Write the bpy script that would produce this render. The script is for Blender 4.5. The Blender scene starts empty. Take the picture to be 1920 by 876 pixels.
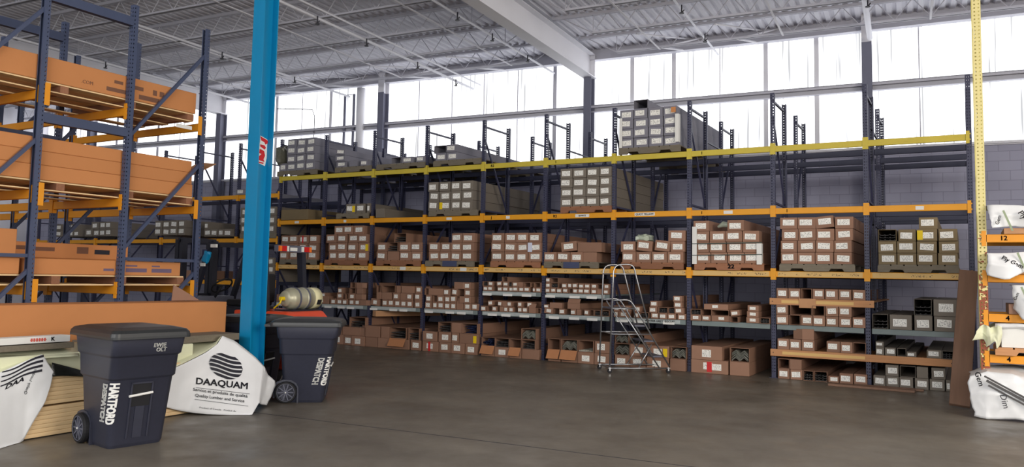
import bpy, bmesh, math, random
from mathutils import Vector, Matrix, noise
random.seed(7)
PI = math.pi
SC = bpy.context.scene
COL = SC.collection

# ------------------------------------------------------------------ camera
YAW, PITCH, ROLL, FPX = -0.52704, 0.07713, -0.01983, 1499.82
PCX, PCY = 960 - 18.84, 438 - 34.98
_cy, _sy = math.cos(YAW), math.sin(YAW)
CF = Vector((_sy*math.cos(PITCH), _cy*math.cos(PITCH), math.sin(PITCH)))
_r = Vector((_cy, -_sy, 0)); _d = -_r.cross(CF)
CR = _r*math.cos(ROLL) + _d*math.sin(ROLL)
CD = -_r*math.sin(ROLL) + _d*math.cos(ROLL)
CP = Vector((0, 0, 1.65))
cam = bpy.data.cameras.new('camera'); cam.sensor_width = 36; cam.lens = FPX/1920*36
cam.shift_x = (960-PCX)/1920; cam.shift_y = (PCY-438)/1920
cam.clip_end = 200
co = bpy.data.objects.new('camera', cam); COL.objects.link(co)
M3 = Matrix((CR, -CD, -CF)).transposed()
co.matrix_world = Matrix.Translation(CP) @ M3.to_4x4()
SC.camera = co

# ------------------------------------------------------------------ light
SC.view_settings.view_transform = 'Standard'; SC.view_settings.look = 'None'
SC.view_settings.gamma = 1; SC.view_settings.use_curve_mapping = False
SC.view_settings.exposure = 0.0
w = bpy.data.worlds.new('world'); SC.world = w; w.use_nodes = True
w.node_tree.nodes['Background'].inputs[0].default_value = (.86, .92, 1, 1)
w.node_tree.nodes['Background'].inputs[1].default_value = 1.3
SC.cycles.max_bounces = 5; SC.cycles.diffuse_bounces = 3; SC.cycles.glossy_bounces = 3
SC.cycles.transparent_max_bounces = 6; SC.cycles.caustics_reflective = False; SC.cycles.caustics_refractive = False
SC.cycles.use_denoising = True
PANEL_GLOW = 2.3
def area(name, loc, tgt, sx, sy, power, col=(1, 1, 1)):
    l = bpy.data.lights.new(name, 'AREA'); l.shape = 'RECTANGLE'; l.size = sx; l.size_y = sy; l.energy = power; l.color = col
    o = bpy.data.objects.new(name, l); COL.objects.link(o); o.location = loc
    o.rotation_euler = (Vector(tgt)-Vector(loc)).to_track_quat('-Z', 'Y').to_euler(); return o
# added high fill light that deepens shelf shade; daylight from the open loading doors behind and right of the camera
area('added_high_fill', (-4, -8.5, 6.0), (-7, 12, 2.0), 20, 2.4, 1200, (1, .97, .92))
area('loading_door_daylight', (2.5, -7.5, 2.6), (-6, 8, 1.2), 6, 4.0, 330, (1, .94, .86))
area('side_door_daylight', (7.6, 4.0, 4.2), (-9, 7, 1.6), 6, 3.4, 1000, (1, .90, .78))

# ------------------------------------------------------------------ building frame
TH = math.radians(3.5); OB = Vector((0, 19.0, 0))
UB = Vector((math.cos(TH), math.sin(TH), 0)); VB = Vector((-math.sin(TH), math.cos(TH), 0))
def B(u, v, z): return OB + u*UB + v*VB + Vector((0, 0, z))
MBLD = Matrix.Translation(OB) @ Matrix.Rotation(TH, 4, 'Z')
YR, X0, PB = 14.4765, -1.42768, 1.49794     # far rack: front plane, upright k=0, bay pitch
HT, H3, H2, H1, HM, H0 = 5.0, 3.994, 2.889, 1.79, 1.301, 0.879
def ray(x, y): return CF + CR*((x-PCX)/FPX) + CD*((y-PCY)/FPX)
def on(x, y, ax, val):
    q = ray(x, y); t = (val-CP[ax])/q[ax]; return CP + q*t
def depth(p): return (Vector(p)-CP).dot(CF)

# ------------------------------------------------------------------ materials
def srgb(c):
    return tuple((v/12.92 if v <= .04045 else ((v+.055)/1.055)**2.4) for v in [k/255 for k in c])
MATS = {}
def mat(name, c, rough=.6, metal=0, var=.12, scale=8., bump=0., rnd=0., spec=.4, stretch=(1, 1, 1)):
    m = bpy.data.materials.new(name); m.use_nodes = True; nt = m.node_tree; b = nt.nodes['Principled BSDF']
    b.inputs['Roughness'].default_value = rough; b.inputs['Metallic'].default_value = metal
    b.inputs['Specular IOR Level'].default_value = spec
    L = nt.links.new; N = nt.nodes.new
    tc = N('ShaderNodeTexCoord'); mp = N('ShaderNodeMapping'); mp.inputs['Scale'].default_value = stretch
    L(tc.outputs['Object'], mp.inputs[0])
    nz = N('ShaderNodeTexNoise'); nz.inputs['Scale'].default_value = scale; nz.inputs['Detail'].default_value = 5
    L(mp.outputs[0], nz.inputs[0])
    c = srgb(c)
    mx = N('ShaderNodeMix'); mx.data_type = 'RGBA'
    mx.inputs[6].default_value = tuple(max(0, v*(1-var)) for v in c)+(1,)
    mx.inputs[7].default_value = tuple(min(1, v*(1+var)) for v in c)+(1,)
    L(nz.outputs[0], mx.inputs[0]); out = mx.outputs[2]
    if rnd:
        oi = N('ShaderNodeObjectInfo'); hs = N('ShaderNodeHueSaturation')
        mr = N('ShaderNodeMapRange'); mr.inputs[3].default_value = 1-rnd; mr.inputs[4].default_value = 1+rnd
        L(oi.outputs['Random'], mr.inputs[0]); L(mr.outputs[0], hs.inputs['Value']); L(out, hs.inputs['Color']); out = hs.outputs[0]
    L(out, b.inputs['Base Color'])
    if bump:
        bp = N('ShaderNodeBump'); bp.inputs['Strength'].default_value = bump; L(nz.outputs[0], bp.inputs['Height']); L(bp.outputs[0], b.inputs['Normal'])
    MATS[name] = m; return m
mat('kraft', (150, 114, 94), .75, var=.1, rnd=.12, scale=5)
mat('kraft_olive', (128, 112, 84), .75, var=.1, rnd=.08, scale=5)
mat('kraft_orange', (200, 134, 82), .72, var=.07, rnd=.05, scale=3)
mat('kraft_hazed', (128, 127, 138), .75, var=.08, rnd=.06, scale=5)  # brown kraft washed out by haze, the haze put into its colour
mat('kraft_mid', (122, 114, 104), .75, var=.1, rnd=.08, scale=5)
mat('kraft_tan', (196, 148, 108), .72, var=.1, rnd=.1)
mat('kraft_flap', (186, 128, 88), .75, var=.1)
mat('plastic_dark', (104, 104, 92), .35, var=.3, scale=14)
mat('band_green', (150, 164, 134), .6)
mat('inside', (60, 42, 34), .9)
mat('navy', (54, 56, 82), .5, var=.15, scale=3, spec=.5)
mat('beam_shade', (50, 53, 76), .5, var=.15, scale=3)  # rear beams: yellow ones left unlit, their shade put into this dark colour
mat('slate_blue', (66, 76, 104), .45, var=.15, scale=4, spec=.5)
mat('yellow', (232, 160, 28), .5, var=.1, scale=4)
mat('lemon', (206, 186, 66), .5, var=.1, scale=4)
mat('orange', (228, 150, 30), .5, var=.1, scale=4)
mat('tape', (226, 190, 124), .7, var=.1, scale=6)
mat('shelf_steel', (120, 132, 132), .5, var=.15, scale=6)
mat('shelf_tag', (176, 184, 184), .6, var=.15, scale=20)
mat('plank', (196, 142, 98), .7, var=.22, scale=5, stretch=(.6, 8, 8))
mat('pallet_wood', (150, 104, 78), .8, var=.25, scale=6, stretch=(1, 6, 6), rnd=.15)
mat('pallet_grey', (120, 112, 98), .8, var=.25, scale=6, stretch=(1, 6, 6), rnd=.1)
mat('pallet_blue', (72, 78, 108), .8, var=.2, scale=6)
mat('pine', (240, 204, 156), .7, var=.22, scale=5, stretch=(9, .5, 9), rnd=.06)
mat('board_brown', (132, 102, 84), .7, var=.3, scale=3, stretch=(4, 4, .5))
mat('white', (232, 232, 228), .6, var=.04)
mat('cream', (226, 228, 196), .55, var=.06, scale=3)
mat('wrap', (236, 238, 240), .42, var=.04, scale=9, spec=.45, bump=.35)
mat('ink', (38, 38, 48), .6)
mat('red', (206, 42, 46), .5)
mat('red_ink', (206, 92, 80), .6)
mat('print_brown', (120, 84, 66), .8)
mat('print_blue', (112, 96, 120), .8)
mat('tag_yellow', (240, 206, 20), .6)
mat('paper', (214, 218, 236), .6)
mat('bin', (50, 52, 66), .42, var=.15, scale=30, bump=.06, spec=.5)
mat('bin_lid', (44, 46, 48), .4, var=.15, scale=20, spec=.5)
mat('rubber', (26, 26, 30), .7)
mat('blue_paint', (6, 132, 182), .35, var=.06, scale=4, spec=.5)
mat('tube_metal', (176, 178, 182), .32, metal=.85, var=.08)
mat('trim_grey', (150, 150, 140), .45, metal=.2, var=.15, scale=30, rnd=.2)
mat('trim_dark', (78, 76, 76), .5, var=.2, scale=30, rnd=.25)
mat('trim_blue', (44, 52, 86), .5, var=.2, scale=30, rnd=.2)
mat('trim_white', (210, 208, 196), .5, var=.08, scale=30)
mat('truck_orange', (224, 80, 48), .4, var=.08)
mat('truck_black', (34, 36, 48), .45, var=.1)
mat('truck_grey', (96, 98, 112), .5)
mat('tank', (186, 184, 160), .4, metal=.3, var=.1)
mat('tank_collar', (226, 220, 176), .5)
mat('lamp_red', (200, 30, 30), .25)
mat('lamp_amber', (240, 120, 40), .25)
mat('strap', (52, 72, 66), .5)
mat('plastic', (176, 186, 168), .3, var=.2, scale=20)
mat('black_plastic', (26, 28, 26), .25)
mat('foil', (200, 200, 204), .25, metal=.8, bump=.3, scale=20)
mat('pale_yellow', (226, 214, 128), .55, var=.08, scale=5)
mat('ceiling_paint', (222, 222, 230), .7, var=.05, scale=2)
mat('steel_paint', (226, 226, 232), .6, var=.04, scale=2)
mat('joist_paint', (196, 196, 206), .6, var=.05, scale=2)
mat('column_paint', (112, 114, 132), .6, var=.06, scale=3)
mat('sprinkler', (40, 40, 48), .5)

def node_mats():
    # printed carton sticker: white paper with rows of small print
    m = bpy.data.materials.new('sticker'); m.use_nodes = True; nt = m.node_tree; b = nt.nodes['Principled BSDF']; N = nt.nodes.new; L = nt.links.new
    b.inputs['Roughness'].default_value = .6
    tc = N('ShaderNodeTexCoord'); sp = N('ShaderNodeSeparateXYZ'); L(tc.outputs['UV'], sp.inputs[0])
    oi = N('ShaderNodeObjectInfo')
    def mth(op, a, b2=None, c=None):
        n = N('ShaderNodeMath'); n.operation = op
        for i, v in enumerate((a, b2, c)):
            if v is None: continue
            if isinstance(v, (int, float)): n.inputs[i].default_value = v
            else: L(v, n.inputs[i])
        return n.outputs[0]
    X, Z = mth('FRACT', sp.outputs[0]), sp.outputs[1]; SEED = mth('FLOOR', sp.outputs[0])
    row = mth('MULTIPLY', Z, 6.0); fr = mth('FRACT', row); ln = mth('MULTIPLY', mth('GREATER_THAN', fr, .3), mth('LESS_THAN', fr, .75))
    cb = N('ShaderNodeCombineXYZ'); L(mth('MULTIPLY', X, 13.0), cb.inputs[0]); L(mth('MULTIPLY', mth('FLOOR', row), 7.3), cb.inputs[1]); L(mth('ADD', mth('MULTIPLY', oi.outputs['Random'], 80.0), mth('MULTIPLY', SEED, 3.7)), cb.inputs[2])
    nz = N('ShaderNodeTexNoise'); nz.inputs['Scale'].default_value = 1.0; nz.inputs['Detail'].default_value = 0; L(cb.outputs[0], nz.inputs[0])
    txt = mth('MULTIPLY', ln, mth('GREATER_THAN', nz.outputs[0], .56))
    mar = mth('MULTIPLY', mth('GREATER_THAN', X, .06), mth('LESS_THAN', X, .94)); mar = mth('MULTIPLY', mar, mth('MULTIPLY', mth('GREATER_THAN', Z, .08), mth('LESS_THAN', Z, .93)))
    txt = mth('MULTIPLY', txt, mar)
    mx = N('ShaderNodeMix'); mx.data_type = 'RGBA'; mx.inputs[6].default_value = (.92, .91, .86, 1); mx.inputs[7].default_value = (.1, .1, .1, 1)
    L(mth('MULTIPLY', txt, .85), mx.inputs[0]); L(mx.outputs[2], b.inputs['Base Color']); MATS['sticker'] = m
    # masking tape with handwriting
    m = bpy.data.materials.new('tape_written'); m.use_nodes = True; nt = m.node_tree; b = nt.nodes['Principled BSDF']; N = nt.nodes.new; L = nt.links.new
    b.inputs['Roughness'].default_value = .7
    tc = N('ShaderNodeTexCoord'); sp = N('ShaderNodeSeparateXYZ'); L(tc.outputs['Object'], sp.inputs[0]); oi = N('ShaderNodeObjectInfo')
    X, Z = sp.outputs[0], sp.outputs[2]
    cb = N('ShaderNodeCombineXYZ'); L(mth('MULTIPLY', X, 55.0), cb.inputs[0]); L(mth('MULTIPLY', Z, 60.0), cb.inputs[1]); L(mth('MULTIPLY', oi.outputs['Random'], 90.0), cb.inputs[2])
    n1 = N('ShaderNodeTexNoise'); n1.inputs['Scale'].default_value = 1; n1.inputs['Detail'].default_value = 0; L(cb.outputs[0], n1.inputs[0])
    cb2 = N('ShaderNodeCombineXYZ'); L(mth('MULTIPLY', X, 6.0), cb2.inputs[0]); L(mth('MULTIPLY', oi.outputs['Random'], 50.0), cb2.inputs[2])
    n2 = N('ShaderNodeTexNoise'); n2.inputs['Scale'].default_value = 1; n2.inputs['Detail'].default_value = 0; L(cb2.outputs[0], n2.inputs[0])
    band = mth('LESS_THAN', mth('ABSOLUTE', Z), .018)
    t = mth('MULTIPLY', mth('MULTIPLY', band, mth('GREATER_THAN', n1.outputs[0], .58)), mth('GREATER_THAN', n2.outputs[0], .5))
    mx = N('ShaderNodeMix'); mx.data_type = 'RGBA'; mx.inputs[6].default_value = srgb((222, 184, 118))+(1,); mx.inputs[7].default_value = (.08, .06, .05, 1)
    L(mth('MULTIPLY', t, .8), mx.inputs[0]); L(mx.outputs[2], b.inputs['Base Color']); MATS['tape_written'] = m
    # translucent fibreglass panels: daylight coming through
    m = bpy.data.materials.new('panel_glow'); m.use_nodes = True; nt = m.node_tree; N = nt.nodes.new; L = nt.links.new
    nt.nodes.remove(nt.nodes['Principled BSDF']); out = nt.nodes['Material Output']
    em = N('ShaderNodeEmission'); tc = N('ShaderNodeTexCoord'); sp = N('ShaderNodeSeparateXYZ'); L(tc.outputs['Object'], sp.inputs[0])
    X, Z = sp.outputs[0], sp.outputs[2]
    cb = N('ShaderNodeCombineXYZ'); L(mth('MULTIPLY', X, 13.0), cb.inputs[0]); L(mth('MULTIPLY', Z, .35), cb.inputs[2])
    nz = N('ShaderNodeTexNoise'); nz.inputs['Scale'].default_value = 1; nz.inputs['Detail'].default_value = 2; L(cb.outputs[0], nz.inputs[0])
    mr = N('ShaderNodeMapRange'); mr.inputs[1].default_value = .33; mr.inputs[2].default_value = .47; mr.inputs[3].default_value = .3; mr.inputs[4].default_value = 1.0
    L(nz.outputs[0], mr.inputs[0])
    L(mth('MULTIPLY', mr.outputs[0], PANEL_GLOW), em.inputs['Strength']); em.inputs[0].default_value = (.96, .97, 1, 1)
    L(em.outputs[0], out.inputs[0]); MATS['panel_glow'] = m
    # painted block wall
    m = bpy.data.materials.new('block'); m.use_nodes = True; nt = m.node_tree; b = nt.nodes['Principled BSDF']; N = nt.nodes.new; L = nt.links.new
    b.inputs['Roughness'].default_value = .75
    tc = N('ShaderNodeTexCoord'); sp = N('ShaderNodeSeparateXYZ'); L(tc.outputs['Object'], sp.inputs[0]); cb = N('ShaderNodeCombineXYZ'); L(sp.outputs[0], cb.inputs[0]); L(sp.outputs[2], cb.inputs[1])
    br = N('ShaderNodeTexBrick'); br.inputs['Scale'].default_value = 1; br.inputs['Brick Width'].default_value = .4; br.inputs['Row Height'].default_value = .2; br.inputs['Mortar Size'].default_value = .006
    br.inputs[1].default_value = srgb((160, 160, 180))+(1,); br.inputs[2].default_value = srgb((168, 168, 188))+(1,); br.inputs[3].default_value = srgb((140, 140, 158))+(1,)
    L(cb.outputs[0], br.inputs[0]); L(br.outputs[0], b.inputs['Base Color']); MATS['block'] = m
    # worn concrete floor
    m = bpy.data.materials.new('concrete'); m.use_nodes = True; nt = m.node_tree; b = nt.nodes['Principled BSDF']; N = nt.nodes.new; L = nt.links.new
    tc = N('ShaderNodeTexCoord'); n1 = N('ShaderNodeTexNoise'); n1.inputs['Scale'].default_value = .9; n1.inputs['Detail'].default_value = 8; n1.inputs['Roughness'].default_value = .65; L(tc.outputs['Object'], n1.inputs[0])
    cr = N('ShaderNodeValToRGB'); cr.color_ramp.elements[0].position = .3; cr.color_ramp.elements[0].color = srgb((94, 87, 78))+(1,); cr.color_ramp.elements[1].position = .7; cr.color_ramp.elements[1].color = srgb((128, 121, 110))+(1,)
    L(n1.outputs[0], cr.inputs[0]); L(cr.outputs[0], b.inputs['Base Color'])
    n2 = N('ShaderNodeTexNoise'); n2.inputs['Scale'].default_value = 2.5; n2.inputs['Detail'].default_value = 6; L(tc.outputs['Object'], n2.inputs[0])
    mr = N('ShaderNodeMapRange'); mr.inputs[1].default_value = .3; mr.inputs[2].default_value = .7; mr.inputs[3].default_value = .32; mr.inputs[4].default_value = .55; L(n2.outputs[0], mr.inputs[0]); L(mr.outputs[0], b.inputs['Roughness'])
    b.inputs['Specular IOR Level'].default_value = .45; MATS['concrete'] = m
    # yellow paint worn through to rust, for the near right upright
    m = bpy.data.materials.new('rusty'); m.use_nodes = True; nt = m.node_tree; b = nt.nodes['Principled BSDF']; N = nt.nodes.new; L = nt.links.new
    b.inputs['Roughness'].default_value = .65
    tc = N('ShaderNodeTexCoord'); sp = N('ShaderNodeSeparateXYZ'); L(tc.outputs['Object'], sp.inputs[0])
    nz = N('ShaderNodeTexNoise'); nz.inputs['Scale'].default_value = 16; nz.inputs['Detail'].default_value = 6; L(tc.outputs['Object'], nz.inputs[0])
    mr = N('ShaderNodeMapRange'); mr.inputs[1].default_value = 3.0; mr.inputs[2].default_value = 1.3; mr.inputs[3].default_value = -.35; mr.inputs[4].default_value = .12; L(sp.outputs[2], mr.inputs[0])
    f = mth('GREATER_THAN', mth('ADD', nz.outputs[0], mr.outputs[0]), .52)
    mx = N('ShaderNodeMix'); mx.data_type = 'RGBA'; mx.inputs[6].default_value = srgb((226, 214, 150))+(1,); mx.inputs[7].default_value = srgb((150, 80, 52))+(1,)
    L(f, mx.inputs[0]); L(mx.outputs[2], b.inputs['Base Color']); MATS['rusty'] = m
node_mats()

# ------------------------------------------------------------------ mesh helpers
class MB:
    def __init__(s): s.v = []; s.f = []; s.m = []; s.cm = 0
    def add(s, vs, fs, M=None):
        o = len(s.v)
        s.v += [tuple(M @ Vector(p)) if M else tuple(p) for p in vs]
        s.f += [tuple(i+o for i in f) for f in fs]; s.m += [s.cm]*len(fs); return s
    def box(s, x0, x1, y0, y1, z0, z1, b=0, M=None):
        if b <= 0:
            vs = [(x, y, z) for x in (x0, x1) for y in (y0, y1) for z in (z0, z1)]
            return s.add(vs, [(0, 1, 3, 2), (4, 6, 7, 5), (0, 4, 5, 1), (2, 3, 7, 6), (0, 2, 6, 4), (1, 5, 7, 3)], M)
        lo, hi = (x0, y0, z0), (x1, y1, z1); vs = []; idx = {}
        for c in range(8):
            sg = [(c >> i) & 1 for i in range(3)]
            for a in range(3):
                p = [hi[i]-b if sg[i] else lo[i]+b for i in range(3)]
                p[a] = hi[a] if sg[a] else lo[a]; idx[c, a] = len(vs); vs.append(tuple(p))
        fs = []
        for a in range(3):
            i, j = (a+1) % 3, (a+2) % 3
            for sd in (0, 1):
                q = [sd << a | p << i | r << j for p, r in ((0, 0), (1, 0), (1, 1), (0, 1))]
                t = tuple(idx[c, a] for c in q); fs.append(t if sd else t[::-1])
            for p in (0, 1):
                for r in (0, 1):
                    c0 = p << i | r << j; c1 = c0 | 1 << a
                    t = (idx[c0, i], idx[c1, i], idx[c1, j], idx[c0, j]); fs.append(t if p == r else t[::-1])
        for c in range(8):
            t = (idx[c, 0], idx[c, 1], idx[c, 2]); fs.append(t if bin(c).count('1') % 2 else t[::-1])
        return s.add(vs, fs, M)
    def bar(s, p, q, wx, wy, up=(0, 0, 1)):
        p, q = Vector(p), Vector(q); d = (q-p); L = d.length; d.normalize(); u = Vector(up)
        if abs(d.dot(u)) > .98: u = Vector((1, 0, 0))
        x = d.cross(u).normalized(); y = x.cross(d)
        M = Matrix((x, y, d)).transposed().to_4x4(); M.translation = p
        return s.box(-wx/2, wx/2, -wy/2, wy/2, 0, L, M=M)
    def tube(s, pts, r, n=8, close=False):
        pts = [Vector(p) for p in pts]; rings = []; rr = r if isinstance(r, (list, tuple)) else [r]*len(pts)
        up = Vector((0, 0, 1)); o = len(s.v); prev = None
        for i, p in enumerate(pts):
            a = pts[max(0, i-1)]; b = pts[min(len(pts)-1, i+1)]; d = (b-a).normalized()
            if prev is None:
                x = d.cross(up if abs(d.z) < .95 else Vector((1, 0, 0))).normalized()
            else: x = (prev - d*prev.dot(d)).normalized()
            prev = x; y = d.cross(x)
            for k in range(n):
                t = 2*PI*k/n; s.v.append(tuple(p + (x*math.cos(t)+y*math.sin(t))*rr[i]))
        for i in range(len(pts)-1):
            for k in range(n):
                s.f.append((o+i*n+k, o+i*n+(k+1) % n, o+(i+1)*n+(k+1) % n, o+(i+1)*n+k)); s.m.append(s.cm)
        s.f.append(tuple(o+k for k in range(n))[::-1]); s.f.append(tuple(o+(len(pts)-1)*n+k for k in range(n))); s.m += [s.cm]*2
        return s
    def lathe(s, prof, n=24, M=None):     # prof: (r, z)
        vs = []; fs = []
        for r, z in prof:
            for k in range(n): vs.append((r*math.cos(2*PI*k/n), r*math.sin(2*PI*k/n), z))
        for i in range(len(prof)-1):
            for k in range(n): fs.append((i*n+k, i*n+(k+1) % n, (i+1)*n+(k+1) % n, (i+1)*n+k))
        if prof[0][0] > 0: fs.append(tuple(range(n))[::-1])
        if prof[-1][0] > 0: fs.append(tuple((len(prof)-1)*n+k for k in range(n)))
        return s.add(vs, fs, M)
    def prism(s, poly, y0, y1, M=None):    # poly in x,z extruded along y
        n = len(poly); vs = [(x, y0, z) for x, z in poly]+[(x, y1, z) for x, z in poly]
        fs = [tuple(range(n)), tuple(range(2*n-1, n-1, -1))]+[(i, i+n, (i+1) % n+n, (i+1) % n) for i in range(n)]
        return s.add(vs, fs, M)
    def mesh(s, name, mats):
        me = bpy.data.meshes.new(name); me.from_pydata(s.v, [], s.f)
        for m in (mats if isinstance(mats, (list, tuple)) else [mats]): me.materials.append(MATS[m])
        if len(set(s.m)) > 1: me.polygons.foreach_set('material_index', s.m)
        me.update(); return me
    def obj(s, name, mats, parent=None, smooth=False, **k):
        return ob(name, s.mesh(name, mats), parent, smooth=smooth, **k)
def ob(name, me, parent=None, loc=None, rot=None, smooth=False):
    o = bpy.data.objects.new(name, me); COL.objects.link(o)
    if parent: o.parent = parent
    if loc is not None: o.location = loc
    if rot is not None: o.rotation_euler = rot
    if smooth and me:
        for p in me.polygons: p.use_smooth = True
    return o
SEEN = {}
def tag(o, label, cat, group=None, kind=None):
    if label:
        if not group:
            SEEN[label] = SEEN.get(label, 0)+1
        o['label'] = label
    if cat: o['category'] = cat
    if group: o['group'] = group
    if kind: o['kind'] = kind
    return o
def thing(name, label, cat, loc=(0, 0, 0), rz=0, group=None, kind=None):
    return tag(ob(name, None, None, loc, (0, 0, rz)), label, cat, group, kind)
def bevel(o, wd=.01, seg=2):
    m = o.modifiers.new('bevel', 'BEVEL'); m.width = wd; m.segments = seg; m.limit_method = 'ANGLE'; return o
def text_mesh(txt, size, bold=0, depth=.002, align='CENTER', sx=1.0):
    c = bpy.data.curves.new('text', 'FONT'); c.body = txt; c.size = size; c.offset = bold; c.extrude = depth; c.align_x = align; c.align_y = 'CENTER'; c.resolution_u = 2
    o = bpy.data.objects.new('text', c); COL.objects.link(o); bpy.context.view_layer.update()
    me = bpy.data.meshes.new_from_object(o.evaluated_get(bpy.context.evaluated_depsgraph_get()))
    bpy.data.objects.remove(o); bpy.data.curves.remove(c)
    for v in me.vertices: v.co.x *= sx
    return me
def lettering(name, txt, size, m, M, parent=None, bold=0, sx=1.0, align='CENTER', fn=None):
    me = text_mesh(txt, size, 0, sx=sx, align=align)
    if bold:                      # heavier strokes: the same outline printed again, slightly shifted
        v0 = [v.co.copy() for v in me.vertices]; f0 = [tuple(p.vertices) for p in me.polygons]; vs = []; fs = []
        for dx, dy in ((-1, -1), (1, -1), (-1, 1), (1, 1), (0, 0)):
            fs += [tuple(i+len(vs) for i in f) for f in f0]; vs += [v+Vector((dx*bold, dy*bold, 0)) for v in v0]
        bpy.data.meshes.remove(me); me = bpy.data.meshes.new('lettering'); me.from_pydata(vs, [], fs)
    if fn:
        bm = bmesh.new(); bm.from_mesh(me); bmesh.ops.triangulate(bm, faces=bm.faces[:])
        for _ in range(2):
            es = [e for e in bm.edges if e.calc_length() > size*.16]
            if es: bmesh.ops.subdivide_edges(bm, edges=es, cuts=1)
        bmesh.ops.triangulate(bm, faces=bm.faces[:]); bm.to_mesh(me); bm.free()
    for v in me.vertices: v.co = fn(v.co) if fn else M @ v.co
    me.materials.clear(); me.materials.append(MATS[m]); me.name = name
    return ob(name, me, parent)
def frame_M(o, x, y):                       # matrix with local x, y axes given in space
    x = Vector(x).normalized(); y = Vector(y).normalized(); z = x.cross(y).normalized()
    M = Matrix((x, y, z)).transposed().to_4x4(); M.translation = Vector(o); return M
FRONT = lambda x, y, z: frame_M((x, y, z), (1, 0, 0), (0, 0, 1))   # text facing -Y

# ------------------------------------------------------------------ the building
def S(name, mb, m, parent=None, label=None, **k):
    o = mb.obj(name, m, parent, **k); o['kind'] = 'structure'
    if parent is None: o.matrix_world = MBLD
    if label: o['label'] = label; o['category'] = 'building'; o['group'] = 'building %ss' % name.replace('_', ' ')
    return o
UL, UR, VF = -30.0, 9.5, -27.0
S('floor', MB().box(UL-8, UR+8, VF-14, .3, -.2, 0), 'concrete')
MB_ = MB().box(-40, 20, -11.72, -11.704, 0, .0012)
o = MB_.obj('floor_joint', 'ink'); o['kind'] = 'structure'; o.matrix_world = MBLD
S('wall_back', MB().box(UL, UR, 0, .25, 0, 4.57), 'block')
S('wall_left', MB().box(UL-.2, UL, VF, .25, 0, 7.6), 'ceiling_paint')
S('wall_right', MB().box(UR, UR+.2, -8, .25, 0, 7.6).box(UR, UR+.2, VF, -8, 5.2, 7.6), 'ceiling_paint')
S('trim_1', MB().box(UL, UR, -.06, .02, 4.53, 4.6).box(UL, UR, -.12, -.06, 4.55, 4.6), 'steel_paint')
S('trim_2', MB().box(UL, UR, -.03, .0, 5.84, 6.02).box(UL, UR, -.14, -.03, 6.0, 6.02).box(UL, UR, -.14, -.13, 5.95, 6.02).box(UL, UR, -.14, -.03, 5.84, 5.86), 'joist_paint')
# translucent corrugated panels, one window per column bay
COLS = [-27.1, -20.8, -14.48, -8.19, -1.8, 4.5, UR]
n = 0
for a, b in zip([UL]+COLS[:-1], COLS):
    n += 1; mb = MB(); k = int((b-a)/.02); vs = []
    for i in range(k+1):
        u = a+(b-a)*i/k; y = .06+.018*math.sin(u*2*PI/.075)
        vs += [(u, y, 4.57), (u, y, 7.5)]
    mb.add(vs, [(2*i, 2*i+2, 2*i+3, 2*i+1) for i in range(k)])
    w_ = S('window_%d' % n, mb, 'panel_glow', smooth=True)
    sb = MB()
    m_ = max(2, round((b-a)/1.07))
    for i in range(1, m_):
        u = a+(b-a)*i/m_+random.uniform(-.05, .05); wd = random.choice((.012, .016, .05))
        sb.box(u-wd, u+wd, .02, .035, 4.58, 7.4)
    sb.obj('seam', 'steel_paint' if n % 2 else 'joist_paint', w_)
# eave beam, roof deck
S('trim_3', MB().box(UL, UR, -.22, -.02, 7.16, 7.18).box(UL, UR, -.13, -.11, 7.18, 7.5).box(UL, UR, -.22, -.02, 7.48, 7.5), 'joist_paint')
vs = []; fs = []; pts = []; u = UL
while u < UR:
    pts += [(u, 7.44), (u+.09, 7.44), (u+.12, 7.485), (u+.17, 7.485)]; u += .2
for x, z in pts: vs += [(x, VF, z), (x, .2, z)]
fs = [(2*i, 2*i+1, 2*i+3, 2*i+2) for i in range(len(pts)-1)]
S('ceiling', MB().add(vs, fs).box(UL, UR, VF, .25, 7.5, 7.6), 'ceiling_paint')
# girders
def girder(u):
    S('roof_girder', MB().box(u-.15, u+.15, -24, -.06, 6.70, 6.725).box(u-.15, u+.15, -24, -.06, 7.275, 7.30).box(u-.012, u+.012, -24, -.06, 6.72, 7.28)
      .box(u-.14, u+.14, -.2, -.18, 6.7, 7.3), 'steel_paint', label='white steel roof girder running out from the wall')
for u in (-20.8, -8.19, 4.4): girder(u)
# open web joists
GL = [-33.4, -20.8, -8.19, 4.4, 17]
for gi in range(4):
    a, b = max(GL[gi]+.12, UL+.1), min(GL[gi+1]-.12, UR-.1)
    j = 0
    while -1.27-1.6*j > VF+1:
        v = -1.27-1.6*j; j += 1
        if gi == 3 and j > 9: break
        jo = S('roof_joist', MB().box(a, b, v-.05, v-.012, 7.37, 7.435).box(a, b, v+.012, v+.05, 7.37, 7.435), 'joist_paint')
        c, e = (a+.95 if gi else a+.1), b-.95
        ch = MB().box(c, e, v-.055, v-.01, 6.96, 6.968).box(c, e, v-.018, v-.01, 6.96, 7.01).box(c, e, v+.01, v+.055, 6.96, 6.968).box(c, e, v+.01, v+.018, 6.96, 7.01)
        ch.obj('bottom_chord', 'joist_paint', jo)
        wb = MB(); k = max(2, round((e-c)/.66)); s_ = (e-c)/k
        for i in range(k):
            wb.tube([(c+i*s_, v, 6.98), (c+(i+.5)*s_, v, 7.4)], .0105, 5); wb.tube([(c+(i+.5)*s_, v, 7.4), (c+(i+1)*s_, v, 6.98)], .0105, 5)
        wb.tube([(c, v, 6.98), (a+.2, v, 7.4)], .012, 5); wb.tube([(e, v, 6.98), (b-.2, v, 7.4)], .012, 5)
        wb.tube([(c, v, 6.98), (c, v, 7.4)], .009, 5); wb.tube([(e, v, 6.98), (e, v, 7.4)], .009, 5)
        wb.obj('web', 'joist_paint', jo)
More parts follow.
